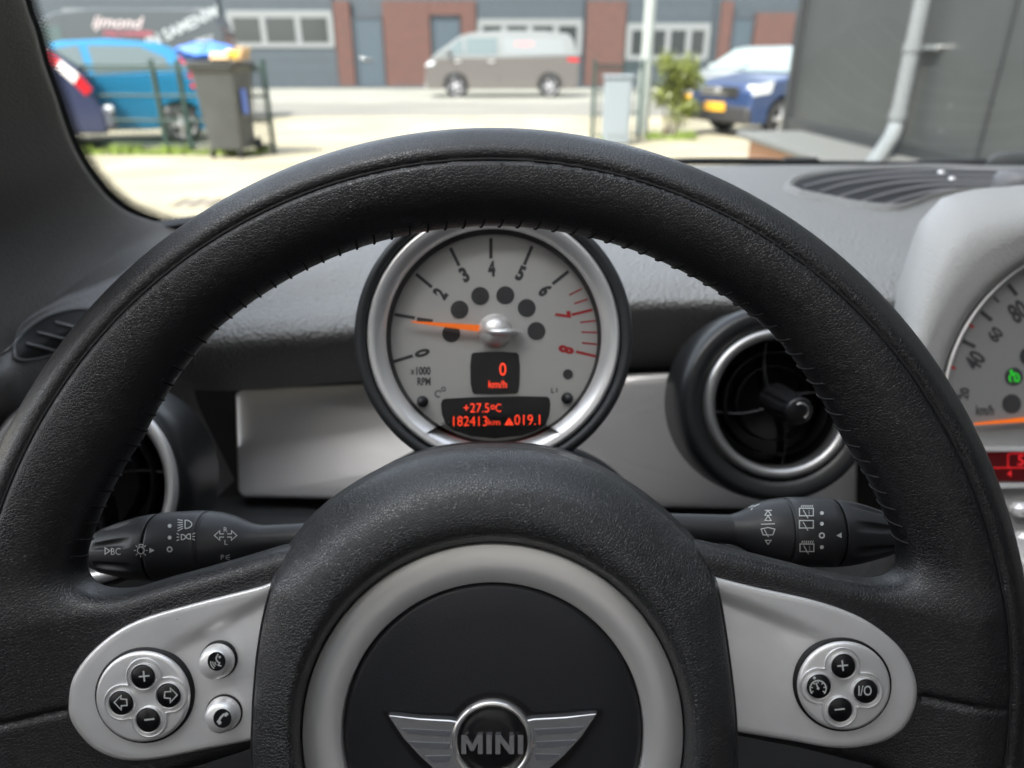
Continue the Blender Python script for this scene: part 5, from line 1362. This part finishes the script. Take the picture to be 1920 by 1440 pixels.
blob('rubbish_bag', 'crumpled blue plastic bag lying on the lid of the bin', 'bag', (bx - .15, bY + .36, 1.275), (.36, .30, .115), mat('bag_blue', (.05, .16, .55), .35, bump=[('noise', 30, .02)]), 1)
blob('yellow_bag', 'small yellow bag squeezed in beside the cardboard on the bin', 'bag', (bx + .22, bY + .12, 1.24), (.09, .09, .06), mat('bag_yellow', (.75, .62, .08), .4), 5)
mb = MB()
A_ = np.array([bx + .02, bY - .02, 1.058]); 
mb.box((bx + .20, bY + .16, 1.195), (.40, .32, .012), None); mb.box((bx + .39, bY + .16, 1.27), (.012, .30, .15), np.array([[.9, 0, .43], [0, 1, 0], [-.43, 0, .9]])); mb.box((bx + .2, bY + .32, 1.27), (.38, .012, .15)); mb.box((bx + .12, bY + .0, 1.235), (.22, .012, .09), np.array([[1, 0, 0], [0, .9, .43], [0, -.43, .9]]))
mesh('cardboard_box', mb, mat('cardboard', (.48, .33, .19), .8), label='flattened brown cardboard box sticking out of the bin', cat='box', base=(bx + .2, bY + .16, 1.178))

# ------------------------------------------------------------------ fences
fen_m = mat('fence_green', (.02, .045, .038), .5)
def fence(name, label, A, B, h, posts, step=.09, rr=.020):
    A = np.array(A, float); B = np.array(B, float); t = thing(name, A, label, 'fence'); Ln = np.linalg.norm(B - A); u = (B - A) / Ln
    mb = MB(); 
    for k in range(int(Ln / step) + 1):
        p = A + u * step * k; mb.tube([p + (0, 0, .06), p + (0, 0, h)], .010, 4, caps=False)
    for z in (.10, .42, .74, h - .05, h): 
        mb.tube([A + (0, -.006, z), B + (0, -.006, z)], rr, 6); mb.tube([A + (0, .006, z), B + (0, .006, z)], .006, 6)
    mesh('wire_panel', mb, fen_m, t)
    for f_ in posts: mesh('post', MB().box(A + u * Ln * f_ + np.array([0, 0, (h + .08) / 2]), (.055, .055, h + .08), None, .005), fen_m, t)
    return t
a = G(120, 280, 10.7); b = G(514, 280, 10.4)
fence('wire_fence', 'dark green wire mesh fence behind the wheelie bin', (a[0], 10.7, 0), (b[0], 10.4, 0), 1.12, (0, .5, .62, 1.0))
a = G(1110, 250, 11.8); b = G(1198, 250, 12.2)
fence('wire_fence', 'short dark wire mesh fence behind the grey service cabinet', (a[0], 11.8, 0), (b[0], 12.2, 0), 1.12, (0, 1.0), .1, .012)
for (px_, py_, Y) in ((524, 155, 10.3),):
    pass
# service cabinet, lamp post
cx_ = float(G(1160, 200, 11.3)[0])
cb = thing('service_cabinet', (cx_, 11.5, 0), 'light grey metal service cabinet beside the lamp post', 'cabinet')
cab_m = mat('cabinet_grey', (.22, .255, .28), .5)
mesh('body', MB().box((cx_, 11.5, .49), (.38, .34, .92), None, .012), cab_m, cb); mesh('top', MB().box((cx_, 11.5, .965), (.43, .40, .04), None, .012), cab_m, cb); mesh('door', MB().box((cx_, 11.325, .52), (.32, .014, .76), None, .004), cab_m, cb)
lx = float(G(1206, 200, 13.0)[0])
lp = thing('lamp_post', (lx, 13.0, 0), 'pale white lamp post beside the grey service cabinet', 'lamp post')
lpm = mat('post_white', (.25, .275, .26), .5)
mesh('pole', MB().tube([(lx, 13, 0), (lx, 13, 1.0), (lx, 13, 1.05), (lx, 13, 7.5)], [.115, .11, .095, .07], 16), lpm, lp)
mesh('lamp_head', MB().box((lx, 12.6, 7.52), (.22, .9, .10), None, .03), lpm, lp)
# far planting
def bush(name, label, c, size, n, m, seed, cat='shrub'):
    rnd = random.Random(seed); t = thing(name, (c[0], c[1], 0), label, cat); mb = MB()
    cl = [(np.array([c[0] + rnd.uniform(-1, 1) * size[0] * .6, c[1] + rnd.uniform(-1, 1) * size[1] * .6, size[2] * rnd.uniform(.25, .82)]), rnd.uniform(.13, .26)) for _ in range(16)]
    for i in range(n):
        ctr, r = cl[rnd.randrange(len(cl))]
        v = np.array([rnd.gauss(0, 1) for _ in range(3)]); v /= np.linalg.norm(v); p = ctr + v * r * rnd.uniform(.4, 1.15)
        if p[2] < .04: continue
        a = np.array([rnd.gauss(0, 1) for _ in range(3)]); a /= np.linalg.norm(a); b_ = np.cross(a, v); b_ /= np.linalg.norm(b_) + 1e-6; l = rnd.uniform(.03, .055)
        mb.add([p - a * l, p + b_ * l * .45, p + a * l, p - b_ * l * .45], [(0, 1, 2, 3)], False)
    mesh('foliage', mb, m, t)
    st = MB()
    for i in range(6):
        x0 = c[0] + rnd.uniform(-.15, .15); y0 = c[1] + rnd.uniform(-.1, .1); q = cl[i][0]
        st.tube([(x0, y0, 0), ((x0 + q[0]) / 2 + .03, (y0 + q[1]) / 2, q[2] * .5), tuple(q)], [.018, .012, .006], 6)
    mesh('stem', st, mat('stem_brown', (.10, .07, .04), .8), t)
    return t
leaf_a = mat('leaf_bright', (.13, .155, .025), .35, vary=(8, .4)); leaf_b = mat('leaf_dark', (.05, .10, .03), .4, vary=(8, .4))
g = G(1256, 245, 12.9); bush('shrub', 'loose yellow green shrub right of the lamp post', (g[0], 12.9), (.60, .35, 1.42), 3400, leaf_a, 3)
# weeds along the fence foot
mb = MB(); rnd = random.Random(9)
a = G(150, 280, 10.55); b = G(500, 280, 10.35)
zones = [(a[0], b[0], 10.1, 10.6, 1500)]; a = G(1112, 250, 11.4); b = G(1140, 250, 11.4); zones.append((a[0], b[0], 11.35, 11.6, 160)); a = G(1215, 250, 12.2); b = G(1310, 250, 12.2); zones.append((a[0], b[0], 12.1, 12.6, 450))
for x0, x1, y0, y1, n in zones:
    for _ in range(n):
        x = rnd.uniform(x0, x1); y = rnd.uniform(y0, y1) ; h = rnd.uniform(.04, .17) * (1 if math.sin(x * 9) > -.2 else .4); a_ = rnd.uniform(0, 6.28); dx, dy = math.cos(a_) * .012, math.sin(a_) * .012; lx_, ly_ = rnd.uniform(-.05, .05), rnd.uniform(-.05, .05)
        mb.add([(x - dx, y - dy, .002), (x + dx, y + dy, .002), (x + lx_, y + ly_, h)], [(0, 1, 2)], False)
mesh('weeds', mb, mat('weed_green', (.17, .24, .04), .7, vary=(6, .4)), kind='stuff', label='low green weeds along the foot of the fences', cat='weeds')
# drain grate in the paving
g = Zp(372, 382, 0)
dr = thing('drain_cover', (g[0], g[1], 0), 'dark slotted drain cover in the pale paving at the left', 'drain cover')
mesh('plate', MB().box((g[0], g[1], .004), (.42, .42, .012)), mat('drain_iron', (.30, .27, .22), .7), dr)
mb = MB()
for i in range(6):
    for j in range(3): mb.box((g[0] - .15 + j * .15, g[1] - .16 + i * .064, .0115), (.10, .026, .006))
mesh('slot', mb, mat('slot_dark', (.09, .08, .06), .8), dr)
# a few trees and roofs seen only in reflections and from the side
def tree(c, h, r, seed, label):
    rnd = random.Random(seed); t = thing('tree', (c[0], c[1], 0), label, 'tree')
    mb = MB(); mb.tube([(c[0], c[1], 0), (c[0] + .1, c[1], h * .3), (c[0], c[1] + .1, h * .75)], [.22, .16, .06], 9)
    cl = []
    for k in range(9):
        a = rnd.uniform(0, 6.28); q = np.array([c[0] + math.cos(a) * r * rnd.uniform(.2, .8), c[1] + math.sin(a) * r * rnd.uniform(.2, .8), h * rnd.uniform(.5, .95)]); cl.append((q, r * rnd.uniform(.3, .5)))
        mb.tube([(c[0], c[1], h * rnd.uniform(.3, .5)), tuple(q)], [.07, .02], 6)
    mesh('trunk', mb, mat('bark', (.09, .07, .05), .9), t); mb = MB()
    for i in range(3500):
        q, rr = cl[rnd.randrange(9)]; v = np.array([rnd.gauss(0, 1) for _ in range(3)]); v /= np.linalg.norm(v); p = q + v * rr * rnd.uniform(.5, 1.1); a = np.array([rnd.gauss(0, 1) for _ in range(3)]); a /= np.linalg.norm(a); b_ = np.cross(a, v); b_ /= np.linalg.norm(b_) + 1e-6
        mb.add([p - a * .14, p + b_ * .07, p + a * .14, p - b_ * .07], [(0, 1, 2, 3)], False)
    mesh('crown', mb, leaf_b, t)

# ------------------------------------------------------------------ own bonnet, cowl and wiper at the foot of the screen
P = []
bx_m = paint('bonnet_grey', (.10, .10, .105))
for y, z, w_ in ((1.02, 1.012, .95), (1.2, .985, .96), (1.5, .93, .93), (1.75, .85, .85), (1.9, .72, .78), (1.93, .45, .76)):
    P.append([(.46 + w_ * k, y - .25 * abs(k) ** 2.5, z - .05 * abs(k) ** 3) for k in np.linspace(-1, 1, 13)])
mesh('bonnet', MB().grid(surf(P, 4, 2)), bx_m, body)
P = [[(b[0], b[1] + dy, z) for b in cr(np.array(wsb), 4)] for dy, z in ((.0, 1.066), (.012, 1.070), (.05, 1.052), (.12, 1.010))]
mesh('cowl', MB().grid(P), frit, body)
wp = thing('windscreen_wiper', G(1500, 306, 1.03), 'black windscreen wiper lying along the foot of the glass', 'wiper')
rb_m = mat('wiper_black', (.02, .021, .022), .45)
A_ = cr(np.array([(1240, 304, 1.03), (1300, 301.5, 1.03), (1420, 302, 1.03), (1500, 306, 1.03), (1570, 309, 1.03)], float), 6)
P = []
for x, y, Y in A_: P.append([G(x, y + 8, Y), G(x, y - 5, Y - .003), G(x, y - 6, Y + .004), G(x, y + 8, Y + .008)])
mesh('blade', MB().grid(P), rb_m, wp)
mesh('arm', MB().tube([G(1478, 303, 1.035), G(1540, 309, 1.035), G(1700, 312, 1.05), G(1900, 307, 1.06)], [.005, .006, .007, .009], 8), rb_m, wp)
mesh('adapter', MB().box(G(1500, 302, 1.03), (.05, .012, .010), None, .003), rb_m, wp)
P = []
for x, yt, yb in ((1848, 308, 312), (1856, 294, 312), (1872, 286, 312), (1900, 284, 312), (1950, 285, 312), (1990, 292, 312), (2010, 308, 312)):
    P.append([G(x, yb, 1.03), G(x, yt + 4, 1.03), G(x, yt, 1.045), G(x, yt, 1.08), G(x, yb, 1.12)])
mesh('pivot_cap', MB().grid(P), mat('pivot_grey', (.09, .095, .097), .5), wp)
